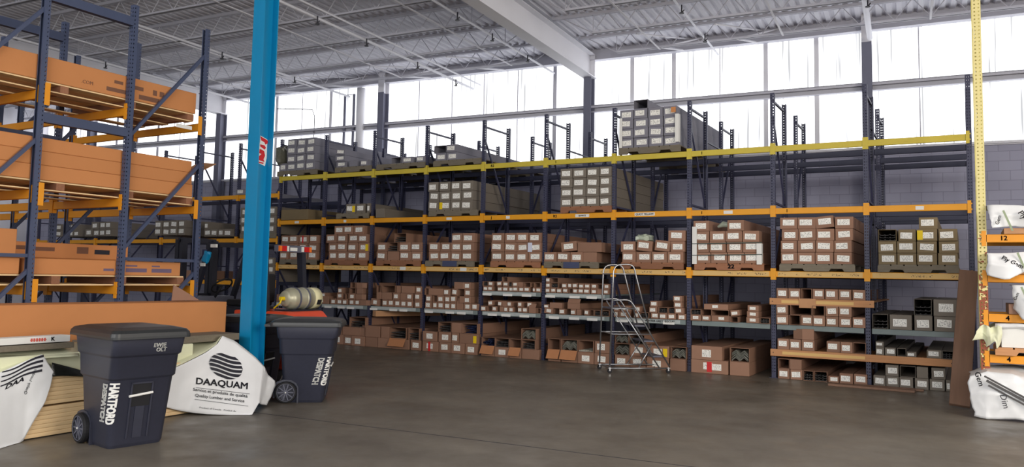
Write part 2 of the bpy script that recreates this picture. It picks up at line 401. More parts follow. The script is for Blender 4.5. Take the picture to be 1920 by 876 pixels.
# bridging angles and sprinkler pipes
for u in (-18.3, -16.2, -13.2, -9.9, -6.1, -3.4, -.6, 2.0):
    S('bridging_bar', MB().box(u-.02, u+.02, -22, -1.2, 6.945, 6.953).box(u-.02, u-.012, -22, -1.2, 6.953, 6.985), 'steel_paint', label='white bridging bar under the roof joists')
def pipe(u, z, r, heads):
    p = S('sprinkler_pipe', MB().tube([(u, -22, z), (u, -.6, z)], r, 8), 'steel_paint', label='white sprinkler pipe below the joists', smooth=True)
    for v in heads:
        MB().tube([(u+.05, v, z-.14), (u+.05, v, z+.02)], .014, 6).tube([(u+.05, v, z-.15), (u+.05, v, z-.135)], .045, 8).tube([(u+.05, v, z-.14), (u+.1, v, z-.08)], .012, 5).obj('sprinkler_head', 'sprinkler', p)
pipe(-11.33, 6.62, .032, (-7.0, -5.4, -3.4, -1.6)); pipe(-11.1, 6.7, .022, ())
pipe(-9.0, 6.82, .025, (-5.6, -4.1, -2.3)); pipe(-15.4, 6.75, .03, (-8, -5.5, -3.0)); pipe(-4.9, 6.85, .022, (-4.2, -2.2)); pipe(-18.8, 6.75, .03, (-6, -3))
pipe(-1.72, 6.86, .055, (-5.0, -3.2))
for u in (-17.6, -15.6, -12.9, -10.6, -5.8, -4.1):
    S('eave_brace', MB().tube([(u, -.12, 7.18), (u-.25, -1.27, 6.97)], .024, 6).tube([(u+.45, -.12, 7.44), (u-.25, -1.27, 6.97)], .02, 6).tube([(u+.1, -.15, 7.44), (u-.5, -2.4, 7.0)], .02, 6), 'steel_paint', label='white brace from eave beam to joist')
# wall columns: grey below, white above
for i, u in enumerate(COLS[:-1]):
    top = 6.86 if i not in (1, 3) else 6.7
    zc = 6.86 if i not in (1, 3) else 6.7
    def H(z0, z1): return MB().box(u-.1, u+.1, -.36, -.345, z0, z1).box(u-.1, u+.1, -.1, -.085, z0, z1).box(u-.006, u+.006, -.35, -.09, z0, z1)
    c = S('wall_column', H(0, top), 'column_paint', label='grey steel wall column between translucent panels')
    if i not in (1, 3): H(top, 7.5).obj('column_top', 'steel_paint', c)
S('conduit', MB().tube([(-15.95, -.1, 4.6), (-15.95, -.1, 6.95), (-15.62, -.1, 6.95), (-15.62, -.1, 4.6)], .04, 6), 'column_paint', label='grey conduit loop beside the wall column')
S('downpipe', MB().tube([(-15.35, -.12, 4.6), (-15.35, -.12, 7.1)], .13, 10), 'steel_paint', label='pale downpipe against the translucent panels', smooth=True)
S('cable', MB().tube([(-18.6, -.08, 6.75), (-17.2, -.08, 6.62), (-17.1, -.08, 6.4), (-17.1, -.08, 4.7)], .012, 5), 'sprinkler', label='thin black cable on the translucent wall')

# blue column near the lumber
bc = thing('column', 'bright blue steel column standing beside the wrapped lumber', 'column', (-8.02, 7.40, 0), 0, kind='structure')
MB().box(-.1, .1, -.105, -.09, 0, 7.3).obj('near_flange', 'blue_paint', bc)
MB().box(-.1, .1, .13, .145, 0, 7.3).obj('far_flange', 'blue_paint', bc)
MB().box(-.008, .008, -.09, .13, 0, 7.3).obj('web', 'blue_paint', bc)
MB().box(-.18, .18, -.18, .2, 0, .02).obj('base_plate', 'blue_paint', bc)
def sticker_poly(P, x0, x1):      # outline traced on the sticker itself, in its own hundredths
    pts = [(-.01+.13*(a-188)/132, 3.44-.39*(b-175)/590) for a, b in P]; n = len(pts)
    vs = [(x0, y, z) for y, z in pts]+[(x1, y, z) for y, z in pts]
    return MB().add(vs, [tuple(range(n))[::-1], tuple(range(n, 2*n))]+[(k, (k+1) % n, (k+1) % n+n, k+n) for k in range(n)])
st = sticker_poly([(200, 175), (300, 215), (390, 280), (325, 310), (325, 600), (300, 770), (180, 730), (190, 400)], .0085, .011).obj('sticker', 'white', bc); st['label'] = 'torn red and white sticker'
for P_ in ([(200, 190), (310, 235), (375, 275), (290, 335), (270, 290), (215, 270)], [(200, 350), (280, 355), (305, 400), (280, 440), (205, 395)], [(195, 440), (275, 470), (295, 560), (270, 640), (290, 690), (185, 670), (190, 590), (230, 540), (190, 530)], [(185, 700), (280, 705), (265, 735), (185, 725)]):
    sticker_poly(P_, .011, .0118).obj('red_print', 'red', st)

# ------------------------------------------------------------------ pallet racks
def post_mesh(name, h, m, wx=.076, dy=.07, side_holes=True):
    """channel upright: slotted face at y=0, flanges back to y=dy, origin at base centre of the face"""
    mb = MB(); p = .051; n = int(h/p); hx = wx/2
    xs = [-hx, -hx*.62, -hx*.26, hx*.26, hx*.62, hx]; V = {}
    def vid(x, y, z):
        k = (round(x, 5), round(y, 5), round(z, 5))
        if k not in V: V[k] = len(mb.v); mb.v.append(k)
        return V[k]
    zs = []
    for i in range(n): zs += [i*p, i*p+.018]
    zs.append(h)
    for r in range(len(zs)-1):
        z0, z1 = zs[r], zs[r+1]; hole = r % 2 == 1 and False
        for c in range(5):
            if r % 2 == 0 and c in (1, 3) and r > 2: continue
            mb.f.append((vid(xs[c], 0, z0), vid(xs[c+1], 0, z0), vid(xs[c+1], 0, z1), vid(xs[c], 0, z1))); mb.m.append(0)
        ys = [0, .012, .024, dy]
        for sgn in (-1, 1):
            for c in range(3):
                if side_holes and r % 2 == 0 and c == 1 and r > 2: continue
                x = sgn*hx; t = (vid(x, ys[c], z0), vid(x, ys[c+1], z0), vid(x, ys[c+1], z1), vid(x, ys[c], z1))
                mb.f.append(t if sgn > 0 else t[::-1]); mb.m.append(0)
            x = sgn*hx; x2 = sgn*hx*.55
            t = (vid(x, dy, z0), vid(x2, dy, z0), vid(x2, dy, z1), vid(x, dy, z1)); mb.f.append(t if sgn > 0 else t[::-1]); mb.m.append(0)
    mb.box(-hx-.03, hx+.03, -.03, dy+.03, 0, .008)
    return mb.mesh(name, m)
POST = post_mesh('upright', 5.0, 'navy'); POSTL = post_mesh('upright', 5.0, 'slate_blue')
def beam_mb(L, h=.105, d=.045): return MB().box(0, L, 0, d, -h/2, h/2, b=.006)
def connector_mb(): return MB().box(-.006, .046, -.012, -.002, -.1, .1).box(.03, .046, -.012, .05, -.1, .1).box(-.02, .0, -.014, -.008, .04, .06).box(-.02, .0, -.014, -.008, -.05, -.03)
CONN = {m: connector_mb().mesh('beam_connector', m) for m in ('yellow', 'lemon', 'orange', 'beam_shade')}
def frame(root, x, yf, yb, posts=POST, m='navy', zs=((.35,), ()), diags=None):
    """two uprights and their bracing across the depth, all parts of root"""
    ob('upright', posts, root, (x, yf, 0)); ob('upright', posts, root, (x, yb, 0), (0, 0, PI))
    a, b = yf+.05, yb-.05
    for z in (.3, 1.78, 3.05, 4.86): MB().bar((x, a, z), (x, b, z), .035, .035).obj('horizontal_brace', m, root)
    for z0, z1, fl in diags or ((1.78, .35, 0), (3.05, 1.85, 1), (4.6, 3.1, 0)):
        p, q = (a, b) if not fl else (b, a)
        MB().bar((x, p, z0), (x, q, z1), .032, .032).obj('diagonal_brace', m, root)
def add_beam(root, x0, x1, y, z, m, face=1, tape=False, conn=True):
    """beam with its face at y (face 1: facing -Y)"""
    L = x1-x0-.076
    b = beam_mb(L).obj('beam', m, root, loc=(x0+.038, y if face > 0 else y-.045, z))
    if conn:
        if face > 0:
            ob('beam_connector', CONN[m], b, (-.04, 0, 0)); ob('beam_connector', CONN[m], b, (L+.04, 0, 0)).scale = (-1, 1, 1)
        else:
            ob('beam_connector', CONN[m], b, (L+.04, .045, 0), (0, 0, PI)); q = ob('beam_connector', CONN[m], b, (-.04, .045, 0), (0, 0, PI)); q.scale = (-1, 1, 1)
    if tape: MB().box(.04, L-.03, -.0022, 0, -.044, .044).obj('written_tape', 'tape_written', b)
    return b
def kx(k): return X0+k*PB
BK = [0, 1.11, 2.2, 3.19]
KMIN = -16
front = thing('pallet_rack', 'front row of navy uprights and yellow beams along the far wall', 'pallet rack', (0, YR, 0))
rear = thing('pallet_rack', 'rear row of navy uprights against the block wall, behind the first row', 'pallet rack', (0, YR+BK[2], 0))
for k in range(KMIN, 2):
    frame(front, kx(k), 0, BK[1])
    if k >= -11: frame(rear, kx(k), 0, BK[3]-BK[2], diags=((1.8, .35, 1), (3.05, 1.85, 0), (4.6, 3.1, 1)))
    for z in (1.2, 2.7, 4.4): MB().bar((kx(k), BK[1]+.0, z), (kx(k), BK[2], z), .03, .03).obj('row_spacer', 'navy', front) if k > -10 and k % 2 == 0 else None
BEAM = {}
for k in range(KMIN, 1):
    left = k < -9
    lv = ((3.58, 'yellow', 0), (2.45, 'yellow', 0), (1.355, 'yellow', 0)) if left else ((H3, 'lemon', 0), (H2, 'yellow', 0), (H1, 'yellow', 1))
    for i, (z, m, tp) in enumerate(lv):
        BEAM[k, i] = add_beam(front, kx(k), kx(k+1), 0, z, m, 1, tp)
        add_beam(front, kx(k), kx(k+1), BK[1]+.0, z, 'beam_shade', -1, conn=False)
        if k >= -11:
            add_beam(rear, kx(k), kx(k+1), 0, z, 'beam_shade', 1, conn=False)
            add_beam(rear, kx(k), kx(k+1), BK[3]-BK[2], z, 'beam_shade', -1, conn=False)
# paper and written marks on beams
def plate(b, x, wd, h=.06, m='white', z=0): return MB().box(x-wd/2, x+wd/2, -.004, -.0005, z-h/2, z+h/2).obj('beam_label', m, b)
def mark(b, x, t, s=.075): return lettering('lettering', t, s, 'ink', FRONT(x, -.003, 0), b, bold=.0015)
for k, x, wd in ((-9, .6, .14), (-8, .65, .08), (-6, .62, .14), (-5, .6, .09), (-4, .8, .3), (-3, .6, .4), (-2, .68, .16), (0, .75, .12)): plate(BEAM[k, 1], x, wd)
lettering('lettering', 'QUOT YELLOW', .05, 'ink', FRONT(.6, -.005, 0), BEAM[-3, 1], bold=.001)
lettering('lettering', 'QUARTZ', .04, 'ink', FRONT(.8, -.005, 0), BEAM[-4, 1], bold=.001)
for k, i, t in ((-4, 1, 'R2'), (-5, 1, 'J'), (-2, 1, '1'), (-1, 1, '1'), (-5, 2, ''), (-5, 0, 'R2'), (-4, 0, '1'), (-2, 0, '1')):
    if t: mark(BEAM[k, i], .2, t)
for k in (-9, -8, -6, -3, -5, 0): plate(BEAM[k, 0], .62, .34, .035, 'lemon', .005)
plate(BEAM[-7, 2], .9, .16, .075, 'white'); plate(BEAM[-6, 2], 1.02, .16, .075, 'white')

# shelves: steel front lip and deck
def shelf(k0, z, m='shelf_steel', tagm='shelf_tag', depth=3.1, x0=.06, x1=PB-.06):
    s = MB().box(x0, x1, -.015, .02, -.045, .045, b=.004).obj('shelf', m, front, loc=(kx(k0), 0, z))
    MB().box(x0, x1, .02, depth, .02, .042).obj('deck', 'shelf_steel', s)
    if tagm: MB().box(x0+.02, x1-.1, -.018, -.0155, -.032, .036).obj('shelf_tag_strip', tagm, s)
    return s
for k in range(-9, 1): shelf(k, H0, tagm='shelf_tag' if k < -2 else None)
for k in (-5, -4): shelf(k, HM)
random.seed(3)
for k in range(-9, -2):
    for z in ((H0, HM) if k in (-5, -4) else (H0,)):
        for i in range(3):
            x = .25+i*.4+random.uniform(-.1, .1)
            MB().box(x-.11, x+.11, -.022, -.019, -.05, .0).obj('shelf_label', 'white', front, loc=(kx(k), 0, z))
lettering('lettering', 'WINTER GREY  BISCUIT', .055, 'ink', FRONT(kx(-3)+.95, -.02, H0), front, bold=.0008)
def plank_shelf(xa, xb, z, h, lab):
    p = thing('plank_shelf', lab, 'shelf', (xa, YR-.04, z))
    MB().box(0, xb-xa, 0, .035, -h, 0, b=.004).obj('front_plank', 'plank', p)
    MB().box(.0, xb-xa, .035, 2.9, -.03, -.008).obj('deck', 'plank', p)
    for x in (.05, xb-xa-.06): MB().lathe([(.008, 0), (.008, .006)], 8, Matrix.Translation((x, -.006, -h/2)) @ Matrix.Rotation(-PI/2, 4, 'X')).obj('bolt', 'ink', p)
    return p
ps1 = plank_shelf(kx(-1)-.06, kx(0)+.1, 1.375, .115, 'upper pine plank shelf in second bay from right')
ps2 = plank_shelf(kx(-1)-.05, kx(1)-.25, .5, .12, 'lower pine plank shelf running across the two rightmost bays')
MB().box(.2, 1.35, -.002, 0, -.085, -.03).obj('written_tape', 'tape_written', ps1); MB().box(.2, 1.5, -.002, 0, -.085, -.035).obj('written_tape', 'tape_written', ps2)

# ------------------------------------------------------------------ pallets and cartons
def pallet(x0, x1, y0, dep, z, label, m='pallet_wood', h=.125, block=None, txt=None):
    W = x1-x0; p = thing('pallet', label, 'pallet', ((x0+x1)/2, y0, z)); hw = W/2
    n1, n2 = W*.16, W*.36
    prof = [(-hw, 0), (-hw, h-.02), (hw, h-.02), (hw, 0), (n2, 0), (n2-.03, .045), (n1+.03, .045), (n1, 0), (-n1, 0), (-n1-.03, .045), (-n2+.03, .045), (-n2, 0)]
    st = int(dep/1.0)+1
    for i in range(st+1):
        y = i*(dep-.04)/st; MB().prism(prof, y, y+.04).obj('stringer', m, p)
    nb = max(4, int(W/.19)); bw = W/nb
    for i in range(nb): MB().box(-hw+i*bw+.01, -hw+(i+1)*bw-.01, 0, dep, h-.02, h).obj('deck_board', m, p)
    if block: MB().box(-W*.13, W*.16, -.012, -.002, .0, h-.005).obj('painted_block', block, p)
    if txt: lettering('lettering', txt, .1, 'ink', FRONT(.05, -.004, h*.5), p, bold=.004, sx=1.2)
    return p
STK = {}
def sticker(w_, h_):
    k = (round(w_, 2), round(h_, 2))
    if k not in STK:
        STK[k] = me = MB().box(-k[0]/2, k[0]/2, -.0025, -.0003, -k[1]/2, k[1]/2).mesh('label', 'sticker')
        uv = me.uv_layers.new(name='UVMap')
        for l in me.loops:
            c = me.vertices[l.vertex_index].co; uv.data[l.index].uv = (.001+.998*(c.x/k[0]+.5), c.z/k[1]+.5)
    return STK[k]
ORD = ['', 'first', 'second', 'third', 'fourth', 'fifth', 'sixth', 'seventh', 'eighth', 'ninth', 'tenth', 'eleventh', 'twelfth', 'thirteenth', 'fourteenth', 'fifteenth']
def nth(i, n):
    if n == 1: return 'only one'
    if i == 0: return 'leftmost'
    if i == n-1: return 'rightmost'
    return ORD[i+1]+' from left'
def rowname(r, n):
    if n == 1: return 'single row'
    if r == 0: return 'bottom row'
    if r == n-1: return 'top row'
    return ORD[r+1]+' row'
def bayname(k):
    return 'rightmost bay' if k == 0 else ORD[1-k]+' bay from right'
CM = {}
def carton_mesh(w_, h_, L, m):
    k = (round(w_, 3), round(h_, 3), round(L, 2), m)
    if k not in CM: CM[k] = MB().box(-k[0]/2, k[0]/2, 0, k[2], 0, k[1], b=.004).mesh('carton', m)
    return CM[k]
def open_mesh(w_, h_, L, m):
    k = ('o', round(w_, 3), round(h_, 3), round(L, 2), m)
    if k not in CM:
        W, Hh, t = k[1]/2, k[2], .006; mb = MB()
        mb.box(-W, W, 0, k[3], 0, t).box(-W, W, 0, k[3], Hh-t, Hh).box(-W, -W+t, 0, k[3], t, Hh-t).box(W-t, W, 0, k[3], t, Hh-t).box(-W+t, W-t, k[3]-t, k[3], t, Hh-t)
        CM[k] = mb.mesh('carton', m)
    return CM[k]
def chevron(wd, t=.006):
    a = wd/2; z = a*.42; P_ = [(-a, 0), (-a*.5, z), (0, 0), (a*.5, z), (a, 0)]
    return MB().prism(P_+[(x, y+t) for x, y in reversed(P_)], 0, 1.6).mesh('trim_piece', 'trim_grey')
def zig(wd, t=.004):
    a = wd/2; z = .035
    return MB().prism([(-a, 0), (-a/2, z), (0, 0), (a/2, z), (a, 0), (a, t), (a/2, z+t), (0, t), (-a/2, z+t), (-a, t)], 0, 1.6)
def channel(wd, m): return MB().prism([(-wd/2, .02), (-wd/2, 0), (wd/2, 0), (wd/2, .02), (wd/2-.004, .02), (wd/2-.004, .004), (-wd/2+.004, .004), (-wd/2+.004, .02)], 0, 1.5).mesh('trim_piece', m)
CAPN = {'kraft': 'brown', 'kraft_olive': 'olive brown', 'kraft_hazed': 'haze-greyed', 'kraft_mid': 'dull grey', 'kraft_tan': 'tan', 'kraft_orange': 'orange brown'}
def pieces(cart, w_, h_, kind, where, yy=0):
    """separate lengths of metal trim lying inside an open carton; world transform from the carton"""
    px, py, pz = cart.location; where = where.replace(' of ', ', '); g = 'trim lengths in the open carton %s' % where
    def put(me, x, y, z, ry, lab):
        o = ob('trim_piece', me, None, (px+x, py+y, pz+z), (0, ry, 0)); tag(o, lab, 'metal trim', g)
    if kind in 'cb':
        me = chevron(w_*.84) if kind == 'c' else channel(w_*.3, 'trim_blue'); n = 7
        if kind == 'c':
            for i in range(n): put(me, random.uniform(-.008, .008), random.uniform(.0, .05), .012+i*(h_-.03-w_*.2)/n, random.uniform(-.04, .04), 'grey trim in open carton, %s' % where)
        else:
            for i in range(12): put(me, random.uniform(-.3, .3)*w_, random.uniform(0, .06), .015+(i//3)*h_*.2, random.uniform(-.3, .3), 'blue trim in open carton, %s' % where)
    elif kind == 'w':
        me = channel(w_*.16, 'trim_white')
        for i in range(5): put(me, -w_*.34+i*w_*.17, random.uniform(-.03, .05), .012, PI/2*0+random.uniform(-.05, .05), 'white trim in open carton, %s' % where)
    else:
        me = channel(w_*.26, 'trim_dark'); n = 9
        for i in range(n): put(me, (i % 3-1)*w_*.29, random.uniform(0, .06), .012+(i//3)*max(.02, h_*.22), random.uniform(-.12, .12), 'dark trim in open carton, %s' % where)
def flap(cart, w_, h_, ang, drop, m, side=0):
    """front flap hinged along the carton's lower front edge (side 0) or a side edge"""
    if side == 0:
        f = MB().box(-w_/2+.003, w_/2-.003, -.005, 0, -drop, 0).obj('flap', m, cart, loc=(0, -.001, max(.012, 0)), rot=(ang, 0, 0))
    elif side == 2:
        f = MB().box(-w_/2+.003, w_/2-.003, -.005, 0, 0, drop).obj('flap', m, cart, loc=(0, -.001, h_-.006), rot=(ang, 0, 0))
    else:
        f = MB().box(0, drop, -.005, 0, .004, h_-.004).obj('flap', m, cart, loc=((w_/2-.002)*side, -.001, 0), rot=(0, 0, ang if side > 0 else PI-ang))
    return f
STICK_MAX = .17
BOXES = 0
def stack(k, lev, T, rows, hz, L, z0, m='kraft', yoff=-.05, bigrow=None, st=None, zy=0):
    """rows of cartons, bottom row first; 'x0-x1flags' are spans along the shelf as measured in a close-up"""
    global BOXES
    ox, oy, s = T; nR = len(rows); z = z0
    hz = hz if isinstance(hz, (list, tuple)) else [hz]*nR
    yref = oy+zy/s
    for r, row in enumerate(rows):
        its = row.split(); n = len(its); prev = -1e9
        hh = hz[r]/s/(FPX/depth((kx(k)+.75, YR, z)))
        for i, it in enumerate(its):
            a, b = it.split('-'); fl = ''.join(c for c in b if c.isalpha()); b = ''.join(c for c in b if not c.isalpha())
            yy = YR+yoff+random.uniform(-.02, .02)
            xa = on(ox+float(a)/s, yref, 1, YR+yoff).x; xb = on(ox+float(b)/s, yref, 1, YR+yoff).x
            xa = max(xa, prev+.003); prev = xb
            W = xb-xa-.002
            if W < .03: continue
            H_ = hh*(1-.0)-.003; H2_ = H_
            if 'S' in fl: H_ = hh*.62
            where = '%s, %s %s' % (nth(i, n), lev, bayname(k)) if nR == 1 else '%s, %s, %s %s' % (nth(i, n), rowname(r, nR), lev, bayname(k))
            op = any(c in fl for c in 'ocbdw')
            me = (open_mesh if op else carton_mesh)(W, H_, L, m)
            c = ob('carton', me, None, ((xa+xb)/2, yy, z), (0, 0, random.uniform(-.004, .004)))
            BOXES += 1
            adj = CAPN[m]
            if 't' in fl: c.rotation_euler.y = random.choice((-1, 1))*.1; c.location.z += W/2*.1
            if op: desc = 'open %s carton' % adj
            elif 'f' in fl: desc = '%s carton, flap out' % adj
            elif 'p' in fl: desc = 'plain %s carton' % adj
            else: desc = 'labelled %s carton' % adj
            tag(c, desc+', '+where, 'carton', 'cartons on the %s' % lev.replace(' of', ''))
            if not op and 'f' not in fl and 'p' not in fl:
                sw, sh = min(W*.68, st[0] if st else .2), min(H_*.52, st[1] if st else .115)
                ob('label', sticker(sw, sh), c, (random.uniform(-.08, .04)*W, 0, H_*random.uniform(.46, .56)), (0, random.uniform(-.07, .07) if random.random() < .5 else 0, 0))
            if 'f' in fl: flap(c, W, H_, -.55, H_*.9, m, 2) if random.random() < .4 else flap(c, W, H_, .35, min(H_*.9, .16), m, random.choice((1, -1)))
            if op and 'h' in fl: flap(c, W, H_, -.35, .13, 'kraft_tan')
            if op and 'F' in fl:
                f = flap(c, W, H_, -.5, min(.2, H_), 'kraft_flap', 0)
            if op and 'l' in fl: ob('label', sticker(min(.13, W*.5), .1), c, (0, -.002, .07))
            for cc in 'cbdw':
                if cc in fl: pieces(c, W, H_, cc, where)
            if 'y' in fl: MB().box(-.04, .04, -.006, -.003, -.075, .075).obj('tag', 'tag_yellow', c, loc=(W*.32 if 'o' not in fl else 0, 0, H_*.45))
            if 'Y' in fl: MB().box(-.04, .04, -.006, -.003, -.075, .075).obj('tag', 'tag_yellow', c, loc=(-W*.36, 0, H_*.5))
            if 'r' in fl: MB().box(-.045, .045, -.006, -.003, -.09, .09).obj('tag', 'red', c, loc=(W*.0 if W > .5 else W*.36, 0, H_*.5))
            if 'R' in fl: MB().box(-W*.14, W*.0, -.004, -.0008, .01, H_-.01).obj('tag', 'red', c, loc=(W*.0, 0, 0))
            if 'P' in fl: MB().box(-.05, .05, -.006, -.003, -.11, .08).obj('tag', 'paper', c, loc=(-W*.36, 0, H_*.55))
            if 'L' in fl: ob('label', sticker(.16, .11), c, (W*.2, 0, H_*.5))
        z += hh
    return z
Z5 = (380, 180, 3.65); Z6 = (380, 380, 3.371); ZA = (590, 200, 3.982); ZB = (590, 390, 5.818); ZC = (590, 510, 5.1515); ZD = (890, 280, 3.982)
ZE = (890, 400, 5.475); ZF = (890, 500, 4.171); ZG = (1090, 160, 3.369); ZH = (1090, 380, 4.867); ZI = (1090, 480, 3.651); ZJ = (1420, 370, 4.364); ZK = (1420, 510, 3.245)
ZL = (0, 240, 2.7375); ZM = (220, 380, 4.38)
PH = .125; TB = .054
def pal(k, T, a, b, z, lab, zy=0, **kw):
    y = YR-.06; ox, oy, s = T
    return pallet(on(ox+a/s, oy+zy/s, 1, y).x, on(ox+b/s, oy+zy/s, 1, y).x, y, 3.2, z, lab, **kw)
random.seed(11)
zb = lambda h: h+TB+.002
zp = lambda h: h+TB+.002+PH
# --- middle beams (H1)
LV = 'middle beam of'
pal(0, ZJ, 985, 1650, zb(H1), 'greyish pallet on middle beam of rightmost bay', 570, m='pallet_grey')
stack(0, LV, ZJ, ['990-1138 1143-1300 1305-1470 1478-1640', '990-1138 1143-1300 1305-1470 1485-1645', '990-1140d 1155-1300 1310-1475Y 1485-1640', '1325-1480'], 97, 3.1, zp(H1), 'kraft_olive', zy=430)
pal(-1, ZJ, 180, 800, zb(H1), 'grey pallet on middle beam of second bay from right', 570, m='pallet_grey')
stack(-1, LV, ZJ, ['190-325 328-470 473-620 625-770', '190-325 330-475 480-625 627-770', '200-335 338-480 483-630 637-780', '188-328 330-478 480-630t 636-785'], 96, 3.1, zp(H1), 'kraft', zy=340)
p22 = pal(-2, ZH, 1030, 1665, zb(H1), 'worn pallet marked 22 under the strapped carton stack', 580, m='pallet_wood', txt='22')
stack(-2, LV, ZH, ['1050-1180 1185-1330 1335-1485 1490-1640', '1050-1165 1170-1318 1325-1470 1475-1625', '1040-1165 1170-1315 1318-1465 1470-1620', '1025-1165 1335-1485'], 98, 3.1, zp(H1), 'kraft', zy=390)
def corner_boards(T, items, z, lab):
    for (a, zy, zlo, zhi, wd, sgn, l2) in items:
        x = on(T[0]+a/T[2], T[1]+zy/T[2], 1, YR-.09).x
        o = MB().box(0, wd, 0, .006, zlo, zhi).box(0 if sgn > 0 else wd-.006, .006 if sgn > 0 else wd, .006, .1, zlo, zhi).obj('corner_board', 'white', loc=(x, YR-.094, z)); tag(o, l2, 'corner board')
corner_boards(ZH, [(1012, 400, .0, .68, .085, 1, 'white corner board at left edge of the strapped stack'), (1600, 450, .0, .37, .085, -1, 'short white corner board at right edge of strapped stack')], zp(H1)-.02, '')
for zz, l in ((.13, 'lower'), (.34, 'upper')):
    a = on(1090+1012/4.867, 460, 1, YR-.1).x; b = on(1090+1650/4.867, 460, 1, YR-.1).x
    tag(MB().box(0, b-a, -.004, 0, 0, .014).obj('strap', 'strap', loc=(a, YR-.097, zp(H1)+zz), rot=(0, -.015, 0)), '%s dark strap around the carton stack on pallet 22' % l, 'strap')
tag(MB().tube([(0, 0, 0), (.1, .02, .05), (.2, .0, .03), (.3, .02, .06)], [.02, .06, .05, .02], 7).obj('plastic_film', 'plastic', loc=(kx(-2)+.5, YR+.1, zp(H1)+.66), smooth=True), 'crumpled clear film on top of the strapped stack', 'plastic film')
pal(-3, ZH, 360, 930, zb(H1), 'splintered brown pallet on middle beam behind the ladder', 570)
stack(-3, LV, ZH, ['375-497 500-640 645-782 787-930', '360-490 500-640t 665-803t 812-940', '790-945'], 97, 3.1, zp(H1), 'kraft', zy=430)
def blob(name, m, loc, sx, sy, sz, label, cat, seed=0):
    mb = MB(); n, mm = 14, 9; vs = []
    for i in range(mm+1):
        for j in range(n):
            th = PI*i/mm; ph = 2*PI*j/n
            d = 1+.35*noise.noise(Vector((math.cos(ph)*math.sin(th)*1.7+seed, math.sin(ph)*math.sin(th)*1.7, math.cos(th)*1.7)))
            p = Vector((math.copysign(abs(math.sin(th)*math.cos(ph))**.6, math.cos(ph)), math.copysign(abs(math.sin(th)*math.sin(ph))**.6, math.sin(ph)), math.copysign(abs(math.cos(th))**.6, math.cos(th))))*d
            vs.append((p.x*sx, p.y*sy, max(0, (p.z+1)*sz)))
    fs = [(i*n+j, i*n+(j+1) % n, (i+1)*n+(j+1) % n, (i+1)*n+j) for i in range(mm) for j in range(n)]
    return tag(mb.add(vs, fs).obj(name, m, loc=loc), label, cat)
blob('film_wrapped_bundle', 'plastic', (kx(-3)+.58, YR+.2, zp(H1)+.38), .13, .25, .08, 'film-wrapped bundle between tilted cartons behind the ladder', 'bundle', 2)
pal(-4, ZE, 710, 1270, zb(H1), 'dark pallet with blue block, left of the ladder', 515, m='pallet_grey', block='pallet_blue')
stack(-4, LV, ZE, ['710-838 845-980 985-1110 1113-1250f', '890-1050t 1055-1300p'], 100, 3.1, zp(H1), 'kraft', zy=420)
pal(-5, ZE, 160, 670, zb(H1), 'brown pallet on middle beam of sixth bay from right', 515)
stack(-5, LV, ZE, ['173-300 305-427 430-548 553-683', '173-300 305-430 432-550 553-683P', '175-300 305-427 430-548 553-680'], 97, 3.1, zp(H1), 'kraft', zy=330)
pal(-6, ZB, 1205, 1735, zb(H1), 'green grey pallet with blue block in seventh bay from right', 595, m='pallet_grey', block='pallet_blue')
stack(-6, LV, ZB, ['1245-1360 1365-1480 1485-1600 1605-1735', '1250-1365 1368-1480 1485-1600 1605-1735', '1490-1608 1612-1740'], 100, 3.1, zp(H1), 'kraft', zy=460)
pal(-7, ZB, 670, 1150, zb(H1), 'reddish pallet on middle beam of eighth bay from right', 595)
stack(-7, LV, ZB, ['682-790 795-915p 925-1045 1050-1165', '685-790 795-910d 925-1045 1050-1165', '870-1000d'], 98, 3.1, zp(H1), 'kraft', zy=460)
pal(-8, ZB, 105, 565, zb(H1), 'brown pallet on middle beam of ninth bay from right', 585)
stack(-8, LV, ZB, ['150-240 243-355 360-468 475-580', '150-240 243-350 365-470 475-585y', '130-240 245-350 365-470 475-580', '205-310 315-415 420-530'], 93, 3.1, zp(H1), 'kraft', zy=420)
pal(-9, Z6, 485, 715, zb(H1), 'dim pallet on middle beam behind the forklift guard', 370, m='pallet_grey')
stack(-9, LV, Z6, ['493-545 548-605 608-660 665-722', '493-545 548-605 608-660 665-722', '495-545 548-603 605-665R 670-725'], 51, 3.1, zp(H1), 'kraft', zy=280)
# --- upper beams (H2)
LV = 'upper beam of'
pal(-4, ZD, 640, 1020, zb(H2), 'pale brown pallet on upper beam, left of the ladder', 450)
stack(-4, LV, ZD, ['640-728 732-830 834-928 932-1018']*4, 72, 3.1, zp(H2), 'kraft_mid', zy=290)
pal(-6, ZA, 850, 1215, zb(H2), 'grey pallet on upper beam of seventh bay from right', 800, m='pallet_grey')
stack(-6, LV, ZA, ['850-925 930-1010Y 1015-1092 1096-1180', '850-925 930-1010 1015-1092 1096-1180', '850-922 932-1010 1015-1092 1096-1180'], 72, 3.1, zp(H2), 'kraft_mid', zy=680)
pal(-8, ZA, 160, 400, zb(H2), 'dim pallet on upper beam of ninth bay from right', 812, m='pallet_grey')
stack(-8, LV, ZA, ['232-302y 306-372 390-412'], 70, 3.1, zp(H2), 'kraft_mid', zy=760)
stack(-7, LV, ZA, ['455-520p'], 70, 3.1, zb(H2), 'kraft_mid', zy=770)
stack(-9, LV, Z5, ['535-720p'], 72, 3.1, zb(H2), 'kraft_olive', zy=800)
